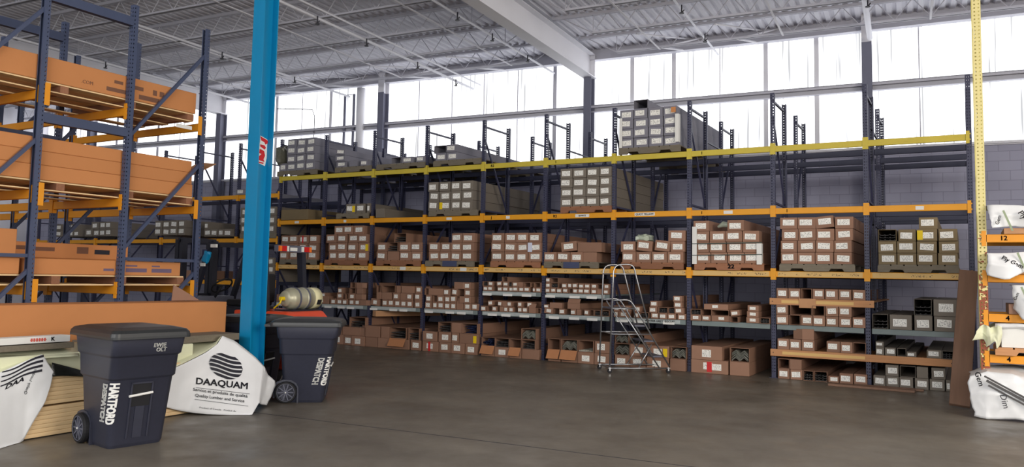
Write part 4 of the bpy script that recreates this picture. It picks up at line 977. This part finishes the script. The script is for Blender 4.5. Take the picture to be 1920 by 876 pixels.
# ------------------------------------------------------------------ wheelie bins
def rrect(hx, hy, r, n=5):
    P = []
    for cx, cy, a0 in ((hx-r, hy-r, 0), (-hx+r, hy-r, PI/2), (-hx+r, -hy+r, PI), (hx-r, -hy+r, 3*PI/2)):
        for i in range(n+1):
            t = a0+PI/2*i/n; P.append((cx+r*math.cos(t), cy+r*math.sin(t)))
    return P
def make_bin(label, loc, ang, text_side, mark=True):
    """local +x is the bin's front, wheels at -x; origin on the floor"""
    t = thing('wheeled_bin', label, 'bin', loc, ang, 'wheeled bins by the lumber pile')
    secs = [(.0, .235, .235, -.0, .05), (.03, .25, .25, 0, .06), (.60, .315, .285, .02, .07), (.62, .335, .30, .02, .07), (.80, .35, .305, .025, .06), (.82, .37, .32, .03, .06), (.93, .39, .325, .035, .05), (.985, .40, .33, .035, .05)]
    vs = []; rings = 0; n = 0
    for z, hx, hy, ox, r in secs:
        P = rrect(hx, hy, r); n = len(P); vs += [(x+ox, y, z) for x, y in P]; rings += 1
    fs = [(i*n+k, i*n+(k+1) % n, (i+1)*n+(k+1) % n, (i+1)*n+k) for i in range(rings-1) for k in range(n)]+[tuple(range(n))[::-1]]
    body = MB().add(vs, fs).obj('body', 'bin', t, smooth=False)
    for p in body.data.polygons: p.use_smooth = abs(p.normal.z) < .4
    # lid: shallow dome with overhanging rim
    vs = []; prof = [(-.02, 1.0), (.0, 1.0), (.03, .985), (.055, .93), (.075, .72), (.085, .4), (.088, .06)]
    for dz, s in prof:
        P = rrect(.455*s, .36*s, .06*s); vs += [(x+.02, y, .985+dz) for x, y in P]
    fs = [(i*n+k, i*n+(k+1) % n, (i+1)*n+(k+1) % n, (i+1)*n+k) for i in range(len(prof)-1) for k in range(n)]+[tuple((len(prof)-1)*n+k for k in range(n)), tuple(range(n))[::-1]]
    lid = MB().add(vs, fs).obj('lid', 'bin_lid', t)
    MB().tube([(-.50, -.24, .97), (-.50, .24, .97)], .018, 8).box(-.5, -.36, -.25, -.2, .955, .985).box(-.5, -.36, .2, .25, .955, .985).obj('handle', 'bin_lid', t)
    # front pocket with catch bar
    fx = lambda z: .25+.065*(z-.03)/.57+.02*(z-.03)/.57
    def slab(y0, y1, z0, z1, o0, o1, m, nm, bot=None):
        vs = [(fx(z)+o_, y, z) for o_ in (o0, o1) for z in (z0, z1) for y in (y0, y1)]
        return MB().add(vs, [(4, 5, 7, 6), (1, 0, 2, 3), (0, 1, 5, 4), (2, 6, 7, 3), (0, 4, 6, 2), (1, 3, 7, 5)]).obj(nm, m, t)
    slab(-.10, .07, .36, .56, -.02, .003, 'rubber', 'pocket_shade')  # flat dark panel, the recess shade put into its colour
    for y0, y1, z0, z1 in ((-.115, -.10, .08, .57), (.07, .085, .08, .57), (-.115, .085, .56, .575)): slab(y0, y1, z0, z1, -.02, .012, 'bin', 'pocket_rim')
    slab(-.055, .025, .08, .36, -.02, .008, 'bin', 'pocket_rib')
    MB().tube([(fx(.47)+.012, -.125, .455), (fx(.47)+.012, .085, .475)], .011, 8).obj('catch_bar', 'white', t)
    for sy in (-1, 1):
        wh = MB(); M = Matrix.Translation((-.21, sy*.285, .135)) @ Matrix.Rotation(-PI/2*sy, 4, 'X')
        wh.lathe([(.02, -.035), (.1, -.035), (.128, -.03), (.135, -.015), (.135, .015), (.128, .03), (.105, .032), (.1, .018), (.02, .018)], 28, M)
        wheel = wh.obj('wheel', 'rubber', t)
        sp = MB()
        for i in range(10):
            M2 = M @ Matrix.Rotation(2*PI*i/10, 4, 'Z'); sp.box(.015, .1, -.007, .007, .016, .026, M=M2)
        sp.lathe([(.022, .016), (.022, .032), (0.001, .034)], 12, M).lathe([(.104, .018), (.104, .034), (.11, .034), (.11, .018)], 24, M).obj('spokes', 'truck_grey', wheel)
        MB().lathe([(.009, .03), (.009, .04), (.001, .042)], 10, M).obj('hub_cap', 'white', wheel)
        MB().prism([(-.37, .06), (-.37, .2), (-.33, .265), (-.25, .29), (-.15, .285), (-.09, .25), (-.06, .2), (-.055, .1), (-.055, 0), (-.075, 0), (-.075, .19), (-.105, .235), (-.155, .262), (-.25, .265), (-.315, .24), (-.35, .19), (-.35, .06)], sy*.24, sy*.272).obj('wheel_arch', 'bin', t)
    # stencilled writing, running down the side near the front corner
    def side_fn(s0, zc):
        def fn(c):      # text runs downwards, its top towards the front, following the rounded corner
            z = zc-c.x; f = (z-.03)/.57; hx, hy, r, ox = .25+.065*f, .25+.035*f, .065, .02*f
            s_ = s0+c.y+-.0+.2*(z-.4); e = .004+c.z; a = (s_-(hx-r))/r
            if a <= 0: return Vector((s_+ox, -hy-e, z))
            if a < PI/2: return Vector((hx-r+(r+e)*math.sin(a)+ox, -hy+r-(r+e)*math.cos(a), z))
            return Vector((hx+e+ox, -hy+r+(a-PI/2)*r, z))
        return fn
    if mark:
        for w_, x in (('DESPATCH', .165), ('HARTFORD', .275)):
            lettering('lettering', w_, .105, 'white', None, t, bold=.0035, fn=side_fn(x, .40), sx=.66)
        if text_side:
            def ff(zc, yc):
                def fn(c):
                    z = zc+c.y; return Vector((.4235+.227*(z-.9)+c.z, yc+c.x, z))
                return fn
            lettering('lettering', 'EWJE', .05, 'white', None, t, bold=.001, fn=ff(.90, .08)); lettering('lettering', 'OLT', .05, 'white', None, t, bold=.001, fn=ff(.858, .10))
    return t
make_bin('dark stencilled bin standing in front of the pine boards', (-7.035, 4.955, 0), -.17, True).scale = (1.06, 1.06, 1.05)
make_bin('dark stencilled bin right of the blue column', (-7.50, 7.885, 0), .64, False)
make_bin('dark bin half hidden behind the blue column', (-8.57, 7.93, 0), .1, False, mark=False)

# ------------------------------------------------------------------ rolling ladder
la = Vector((-5.46, 13.24, 0)); le = Vector((.77, .64, 0)).normalized(); lu = Vector((-.68, .73, 0)).normalized(); LWD = .62
ld = thing('rolling_ladder', 'grey steel rolling step ladder standing before the far rack', 'ladder', tuple(la), math.atan2(le.y, le.x))
ly = lambda s: s     # local: x along climb, y across (0 near .. LWD far)
R_ = .0145
def arc(pts, r=.08, n=4):
    out = [Vector(pts[0])]
    for i in range(1, len(pts)-1):
        a, b, c = Vector(pts[i-1]), Vector(pts[i]), Vector(pts[i+1]); p = b+(a-b).normalized()*min(r, (a-b).length*.45); q = b+(c-b).normalized()*min(r, (c-b).length*.45)
        for k in range(n+1):
            t = k/n; out.append(p.lerp(b, t).lerp(b.lerp(q, t), t))
    out.append(Vector(pts[-1])); return out
for y in (0, LWD):
    MB().tube(arc([(.0, y, .1), (.06, y, 1.9), (.42, y, 1.92), (.47, y, 1.72), (.73, y, .78)], .14), R_, 8).obj('handrail', 'tube_metal', ld, smooth=True)
    MB().tube(arc([(.06, y, 1.27), (.36, y, 1.29), (.47, y, 1.14), (1.1, y, .12)], .1), R_, 8).obj('stringer', 'tube_metal', ld, smooth=True)
    MB().tube([(.0, y, .085), (1.08, y, .085)], R_, 8).obj('base_rail', 'tube_metal', ld, smooth=True)
    MB().tube([(.02, y, .68), (.76, y, .68)], R_*.9, 8).tube([(.04, y, 1.13), (.48, y, 1.13)], R_*.9, 8).tube([(.05, y, 1.74), (.47, y, 1.74)], R_*.9, 8).obj('side_rail', 'tube_metal', ld, smooth=True)
    MB().tube([(.12, y, 1.25), (.92, y, .085)], R_*.9, 8).obj('inner_brace', 'tube_metal', ld, smooth=True)
    MB().tube([(.53, y, .09), (.77, y, .5)], R_*.8, 8).obj('knee_brace', 'tube_metal', ld, smooth=True)
for x, z, d in ((.05, 1.14, .38), (.46, .84, .2), (.63, .57, .2), (.8, .3, .2)):
    MB().box(x, x+d, .015, LWD-.015, z-.025, z).obj('step', 'truck_grey', ld)
MB().tube([(.06, 0, .68), (.06, LWD, .68)], R_*.8, 6).tube([(.05, 0, 1.74), (.05, LWD, 1.74)], R_*.8, 6).tube([(.03, 0, .085), (.03, LWD, .085)], R_, 6).obj('cross_rail', 'tube_metal', ld)
for x in (.0, 1.08):
    for y in (0, LWD):
        cb = MB().tube([(x, y-.015, .04), (x, y+.015, .04)], .04, 14).obj('caster', 'rubber', ld)
        MB().box(x-.012, x+.012, y-.022, y-.017, .04, .1).box(x-.012, x+.012, y+.017, y+.022, .04, .1).box(x-.03, x+.03, y-.03, y+.03, .085, .095).obj('caster_fork', 'tube_metal', cb)

# ------------------------------------------------------------------ forklift (rear end facing +X)
fk = thing('forklift', 'orange and black forklift with propane tank behind the bins', 'forklift', (-8.95, 8.4, 0))
W_ = .95
cw = MB().add([(x, y, z) for (x, z, iy) in ((-.55, .25, 0), (.5, .25, .06), (.6, .55, .05), (.55, .98, .08), (.45, 1.08, .1), (-.55, 1.08, .0)) for y in (iy, W_-iy)],
    [(0, 1, 3, 2), (2, 3, 5, 4), (4, 5, 7, 6), (6, 7, 9, 8), (8, 9, 11, 10), (10, 11, 1, 0), (0, 2, 4, 6, 8, 10), (11, 9, 7, 5, 3, 1)]).obj('counterweight', 'truck_orange', fk); bevel(cw, .03, 3)
bevel(MB().box(-1.75, -.55, .03, W_-.03, .25, .75).obj('chassis', 'truck_black', fk), .02)
bevel(MB().box(-.95, -.45, .18, W_-.18, .75, 1.12).obj('engine_cover', 'truck_black', fk), .03)
bevel(MB().box(-.98, -.5, .22, W_-.22, 1.12, 1.22).obj('seat', 'rubber', fk), .03); bevel(MB().box(-.52, -.42, .24, W_-.24, 1.18, 1.62).obj('seat_back', 'rubber', fk), .03)
bevel(MB().box(-1.75, -1.5, .1, W_-.1, .75, 1.25).obj('dashboard', 'truck_grey', fk), .02)
sw = MB(); ring = [(-1.36+.17*math.cos(2*PI*i/20)*.75, .46+.17*math.sin(2*PI*i/20), 1.42+.17*math.cos(2*PI*i/20)*.62) for i in range(21)]
sw.tube(ring, .014, 8).tube([(-1.36, .3, 1.42), (-1.36, .62, 1.42)], .01, 6).tube([(-1.36, .46, 1.42), (-1.58, .46, 1.15)], .02, 8).obj('steering_wheel', 'rubber', fk, smooth=True)
for y in (.05, W_-.13):
    MB().bar((.02, y+.04, 1.02), (-.06, y+.04, 2.0), .08, .11).obj('guard_post', 'truck_black', fk)
    MB().bar((-1.72, y+.04, .8), (-1.22, y+.04, 2.06), .07, .07).obj('guard_post', 'truck_black', fk)
    MB().bar((-1.24, y+.04, 2.06), (-.04, y+.04, 2.03), .06, .07).obj('guard_rail', 'truck_black', fk)
for i in range(7): MB().bar((-1.15+i*.17, .08, 2.06), (-1.15+i*.17, W_-.08, 2.06), .03, .02).obj('guard_slat', 'truck_black', fk)
lb = MB().box(-.07, .01, .30, W_+.05, 1.96, 2.06).obj('light_bar', 'truck_grey', fk)
for y, s in ((.36, 1), (W_-.01, -1)):
    MB().box(.01, .035, min(y, y+s*.1), max(y, y+s*.1), 1.97, 2.05).obj('red_lamp', 'lamp_red', lb); MB().box(.01, .035, min(y, y-s*.05), max(y, y-s*.05), 1.97, 2.05).obj('amber_lamp', 'lamp_amber', lb)
    MB().box(.01, .03, min(y+s*.11, y+s*.15), max(y+s*.11, y+s*.15), 1.97, 2.05).obj('clear_lamp', 'white', lb)
MB().box(.01, .013, .55, .7, 1.98, 2.03).obj('number_plate', 'white', lb)
# propane tank across the counterweight
tM = Matrix.Translation((.2, .27, 1.262)) @ Matrix.Diagonal((1, .8, 1, 1)) @ Matrix.Rotation(-PI/2, 4, 'X')
tk = MB().lathe([(.001, .0), (.07, .004), (.11, .02), (.118, .03), (.118, .075), (.135, .09), (.155, .13), (.16, .17), (.16, .43), (.16, .445), (.165, .445), (.165, .47), (.16, .47), (.16, .62), (.15, .66), (.11, .7)], 32, tM).obj('propane_tank', 'tank', fk, smooth=True)
MB().lathe([(.135, .64), (.162, .645), (.162, .82), (.15, .82), (.15, .66)], 32, tM).obj('foot_ring', 'tank_collar', tk, smooth=True)
MB().box(-.04, .04, -.042, .042, -.003, .003, M=Matrix.Translation((.353, .86, 1.206)) @ Matrix.Rotation(.35, 4, 'Y') @ Matrix.Rotation(PI/2, 4, 'Y')).obj('ring_slot', 'rubber', tk)
MB().tube([(.2, .2, 1.262), (.2, .28, 1.262)], .03, 10).tube([(.23, .2, 1.262), (.23, .17, 1.2), (.1, .18, 1.12)], .012, 6).obj('valve', 'tag_yellow', tk)
for y in (.45, .64): MB().lathe([(.163, 0), (.170, 0), (.170, .03), (.163, .03)], 28, Matrix.Translation((.2, y, 1.262)) @ Matrix.Rotation(-PI/2, 4, 'X')).obj('tank_strap', 'truck_grey', tk)
MB().box(.02, .38, .27, .9, 1.075, 1.1).obj('tank_tray', 'truck_black', fk)
for x in (-1.95, -2.05):
    for y in (.12, W_-.22): MB().box(x-.05, x+.03, y, y+.1, .1, 2.15).obj('mast_channel', 'truck_black', fk)
for z in (.5, 1.2, 2.1): MB().box(-2.03, -1.97, .12, W_-.12, z, z+.08).obj('mast_bar', 'truck_black', fk)
for x, r in ((-1.6, .28), (.1, .22)):
    for y in (.0, W_-.2): MB().lathe([(.05, 0), (r*.55, .01), (r*.95, .0), (r, .03), (r, .17), (r*.95, .2), (r*.5, .19), (.05, .2)], 24, Matrix.Translation((x, y+(.2 if y < .1 else .2), r)) @ Matrix.Rotation(PI/2, 4, 'X')).obj('wheel', 'rubber', fk)
for y in (.22, W_-.34): MB().box(-3.0, -2.1, y, y+.12, .08, .13).obj('fork', 'truck_grey', fk)
MB().box(-1.30, -1.22, .0, .03, 1.86, 1.98).obj('blue_rag', 'trim_blue', fk)
gl_ = blob('work_glove', 'blue_paint', (-10.15, 8.37, 1.78), .07, .04, .09, 'blue cloth hanging from the forklift guard post', 'cloth', 3); gl_.rotation_euler = (0, .4, 0)
MB().box(-1.12, -1.0, .0, .035, 2.01, 2.06).obj('guard_label', 'white', fk); MB().box(-1.36, -1.26, .02, .04, 1.72, 1.77).obj('guard_label', 'white', fk)

# ------------------------------------------------------------------ rack on the right edge
RXX, RYY = .18, 12.2
POSTR = post_mesh('upright', 6.2, 'rusty', wx=.1, dy=.09)
POSTR2 = post_mesh('upright', 6.2, 'pale_yellow', wx=.1, dy=.09)
rr = thing('pallet_rack', 'pale yellow rusted rack at right edge with numbered orange beams', 'pallet rack', (RXX, RYY, 0))
ob('upright', POSTR, rr, (0, 0, 0)); ob('upright', POSTR2, rr, (0, 1.1, 0), (0, 0, PI))
ob('upright', POSTR2, rr, (2.5, 0, 0)); ob('upright', POSTR2, rr, (2.5, 1.1, 0), (0, 0, PI))
for i in range(8): MB().bar((0, .08, .35+i*.72), (0, 1.03, .35+(i+(1 if i % 2 == 0 else 1))*.72), .03, .03).obj('diagonal_brace', 'pale_yellow', rr)
RZ = [(.72, '4'), (1.244, '4'), (1.757, ''), (2.273, '12')]
for z, t in RZ:
    b = add_beam(rr, 0, 2.5, 0, z, 'orange', 1); add_beam(rr, 0, 2.5, 1.1, z, 'orange', -1, conn=False)
    MB().box(0, 2.42, .045, 1.05, .0, .03).obj('deck', 'pallet_grey', b)
    if t: lettering('lettering', t, .085, 'ink', FRONT(.22 if t == '4' else .2, -.004, 0), b, bold=.002)
def wrapped(x0, x1, z, h, label, seed, m='wrap', tail=None, txt=None, y0=12.12):
    """end of a lumber bundle in loose film with a flared corner"""
    P = lambda x, y, zz: Vector((x, y, zz))
    rowt = [P(x0+(x1-x0)*i/6, y0+.05*math.sin(i*2.1+seed), z+h+.02*math.sin(i*1.7+seed)) for i in range(7)]
    rowb = [P(x0+(x1-x0)*i/6, y0+.0+.05*math.sin(i*1.3+seed), z+(h*.25 if i else h*.1)+.06*math.sin(i*2.3+seed)) for i in range(7)]
    if tail: rowb[tail[0]] = P(*tail[1])
    back = [p+Vector((0, .9, -.0)) for p in rowt]
    o = loft('film_wrap', [back, rowt, [a.lerp(b, .5)+Vector((0, -.04, 0)) for a, b in zip(rowt, rowb)], rowb], m, label, 'film wrap', 28, 24, .028, 8, seed)
    if txt:
        t0 = txt[0]; MB().box(-.012, .012, -.002, 0, -.15, .13, M=Matrix.Translation((t0[1]+.1, y0-.088, t0[2]+.0)) @ Matrix.Rotation(-.35, 4, 'Y')).obj('printed_band', 'band_green', o)
        for (t, x, zz, sz, rot, mm) in txt:
            M = FRONT(x, y0-.09, zz) @ Matrix.Rotation(rot, 4, 'Z'); lettering('lettering', t, sz, mm, M, o, bold=.001)
    return o
def bundle(x0, x1, z, h, lab, m='pine', n=3):
    for i in range(n):
        w_ = (x1-x0)/n
        tag(MB().box(0, w_-.004, 0, .95, 0, h, b=.004).obj('board_pack', m, loc=(x0+i*w_, 12.17, z)), '%s, %s' % (lab, nth(i, n)), 'board pack')
TZ = .055
bundle(.42, 1.9, 2.273+TZ, .075, 'pale board on the beam numbered 12', 'kraft_tan', 3)
wrapped(.24, 1.9, 2.273+TZ+.02, .34, 'white film over the bundle on the beam numbered 12', 1, txt=[('Gem', .36, 2.5, .06, 1.3, 'ink'), ('Ply', .62, 2.56, .09, -1.0, 'ink')], tail=(0, (.29, 12.05, 2.40)))
bundle(.5, 1.9, 1.757+TZ, .16, 'pale board on unnumbered beam below the 12', 'kraft_tan', 3)
wrapped(.22, 1.9, 1.757+TZ, .28, 'white film corner hanging over the unnumbered orange beam', 4, txt=[('Ply Gem', .5, 1.96, .075, -.5, 'ink')], tail=(1, (.43, 12.0, 1.73)))
bundle(.45, 1.9, 1.244+TZ, .13, 'brown board on the upper beam numbered 4', 'kraft', 3)
wrapped(.5, 1.9, 1.244+TZ, .36, 'white film draped over boards on the upper beam numbered 4', 7, txt=[('Gem', .53, 1.53, .05, 1.2, 'ink')], tail=(1, (.62, 12.02, 1.22)))
bundle(.36, 1.9, .72+TZ+.1, .26, 'white ended board pack on the lower beam numbered 4', 'white', 5)
pl = pallet(.29, 1.9, 12.13, 1.0, .72+TZ, 'small pine pallet on the lower beam numbered 4', m='plank', h=.098)
wrapped(.12, .36, .72+TZ+.06, .3, 'pale film tail sticking out left past the rusted upright', 12, m='cream', tail=(0, (.04, 12.05, .95)))
wrapped(.3, 1.9, .72+TZ+.3, .09, 'clear film over the white ended board pack', 13, m='wrap')
P = Vector
bg = loft('lumber_wrap', [[P((-.0, 12.55, .50)), P((.2, 12.6, .60)), P((.5, 12.7, .62)), P((1.0, 12.8, .58)), P((1.6, 12.9, .5))],
     [P((-.02, 11.86, .50)), P((.18, 11.85, .58)), P((.45, 11.83, .57)), P((.8, 11.85, .46)), P((1.4, 11.9, .42))],
     [P((.0, 11.80, .30)), P((.18, 11.72, .33)), P((.45, 11.70, .34)), P((.8, 11.72, .3)), P((1.4, 11.8, .25))],
     [P((.02, 11.80, .02)), P((.18, 11.74, .012)), P((.45, 11.78, .03)), P((.8, 11.78, .01)), P((1.4, 11.8, .01))]], 'wrap', 'crumpled white printed wrap on the floor under the right rack', 'lumber wrap', 36, 30, .045, 6.5, 21)
def bagfn(x, z, rot, sz):
    M = FRONT(x, 11.68, z) @ Matrix.Rotation(rot, 4, 'Z')
    return M
lettering('lettering', 'Gem', .09, 'ink', bagfn(.1, .5, -1.3, 1), bg, bold=.001); lettering('lettering', 'Dim', .1, 'ink', bagfn(.36, .25, -1.35, 1), bg)
sm = MB()
for i in range(3):
    for (x, z) in ((.15+i*.02, .53-i*.055),): sm.box(0, .5, 0, .003, 0, .022 if i != 1 else .03, M=Matrix.Translation((x, 11.69, z)) @ Matrix.Rotation(.5, 4, 'Y'))
sm.obj('printed_stripes', 'trim_dark', bg)

# ------------------------------------------------------------------ the small cartons past the 300 largest in view become one body
def merge_small(limit):
    cs = [o for o in COL.objects if o.get('category') == 'carton']
    def size(o):
        bb = [Vector(c) for c in o.bound_box]; W = max(b.x for b in bb)-min(b.x for b in bb); H_ = max(b.z for b in bb)-min(b.z for b in bb)
        return W*H_/depth(o.location)**2
    cs.sort(key=size, reverse=True)
    keep, rest = cs[:limit], cs[limit:]
    if not rest: return
    bpy.context.view_layer.update()
    vs, fs, ms, names, uvs = [], [], [], [], []
    for o in rest:
        for q in [o]+list(o.children_recursive):
            me = q.data; Mx = q.matrix_world; k = len(vs); flip = Mx.determinant() < 0
            vs += [tuple(Mx @ v.co) for v in me.vertices]
            mi = [names.index(m.name) if m.name in names else (names.append(m.name) or len(names)-1) for m in me.materials]
            ul = me.uv_layers.active; sd = random.randint(0, 60)
            for p in me.polygons:
                li = list(p.loop_indices); li = li[::-1] if flip else li
                uvs += [((ul.data[l].uv[0]+sd, ul.data[l].uv[1]) if ul else (0, 0)) for l in li]
                fs.append(tuple(i+k for i in (reversed(p.vertices) if flip else p.vertices))); ms.append(mi[p.material_index])
    for o in rest:
        for q in list(o.children_recursive)+[o]: bpy.data.objects.remove(q)
    me = bpy.data.meshes.new('small_cartons'); me.from_pydata(vs, [], fs)
    for n_ in names: me.materials.append(bpy.data.materials[n_])
    me.polygons.foreach_set('material_index', ms); ul = me.uv_layers.new(name='UVMap'); ul.data.foreach_set('uv', [c for t in uvs for c in t]); me.update()
    o = ob('small_cartons', me); tag(o, 'small brown cartons packed in rows on the low and raised grey shelves', 'cartons', kind='stuff')
merge_small(300)
dup = [l for l, c in SEEN.items() if c > 1]
print('cartons', BOXES, 'duplicate labels', len(dup), dup[:5])
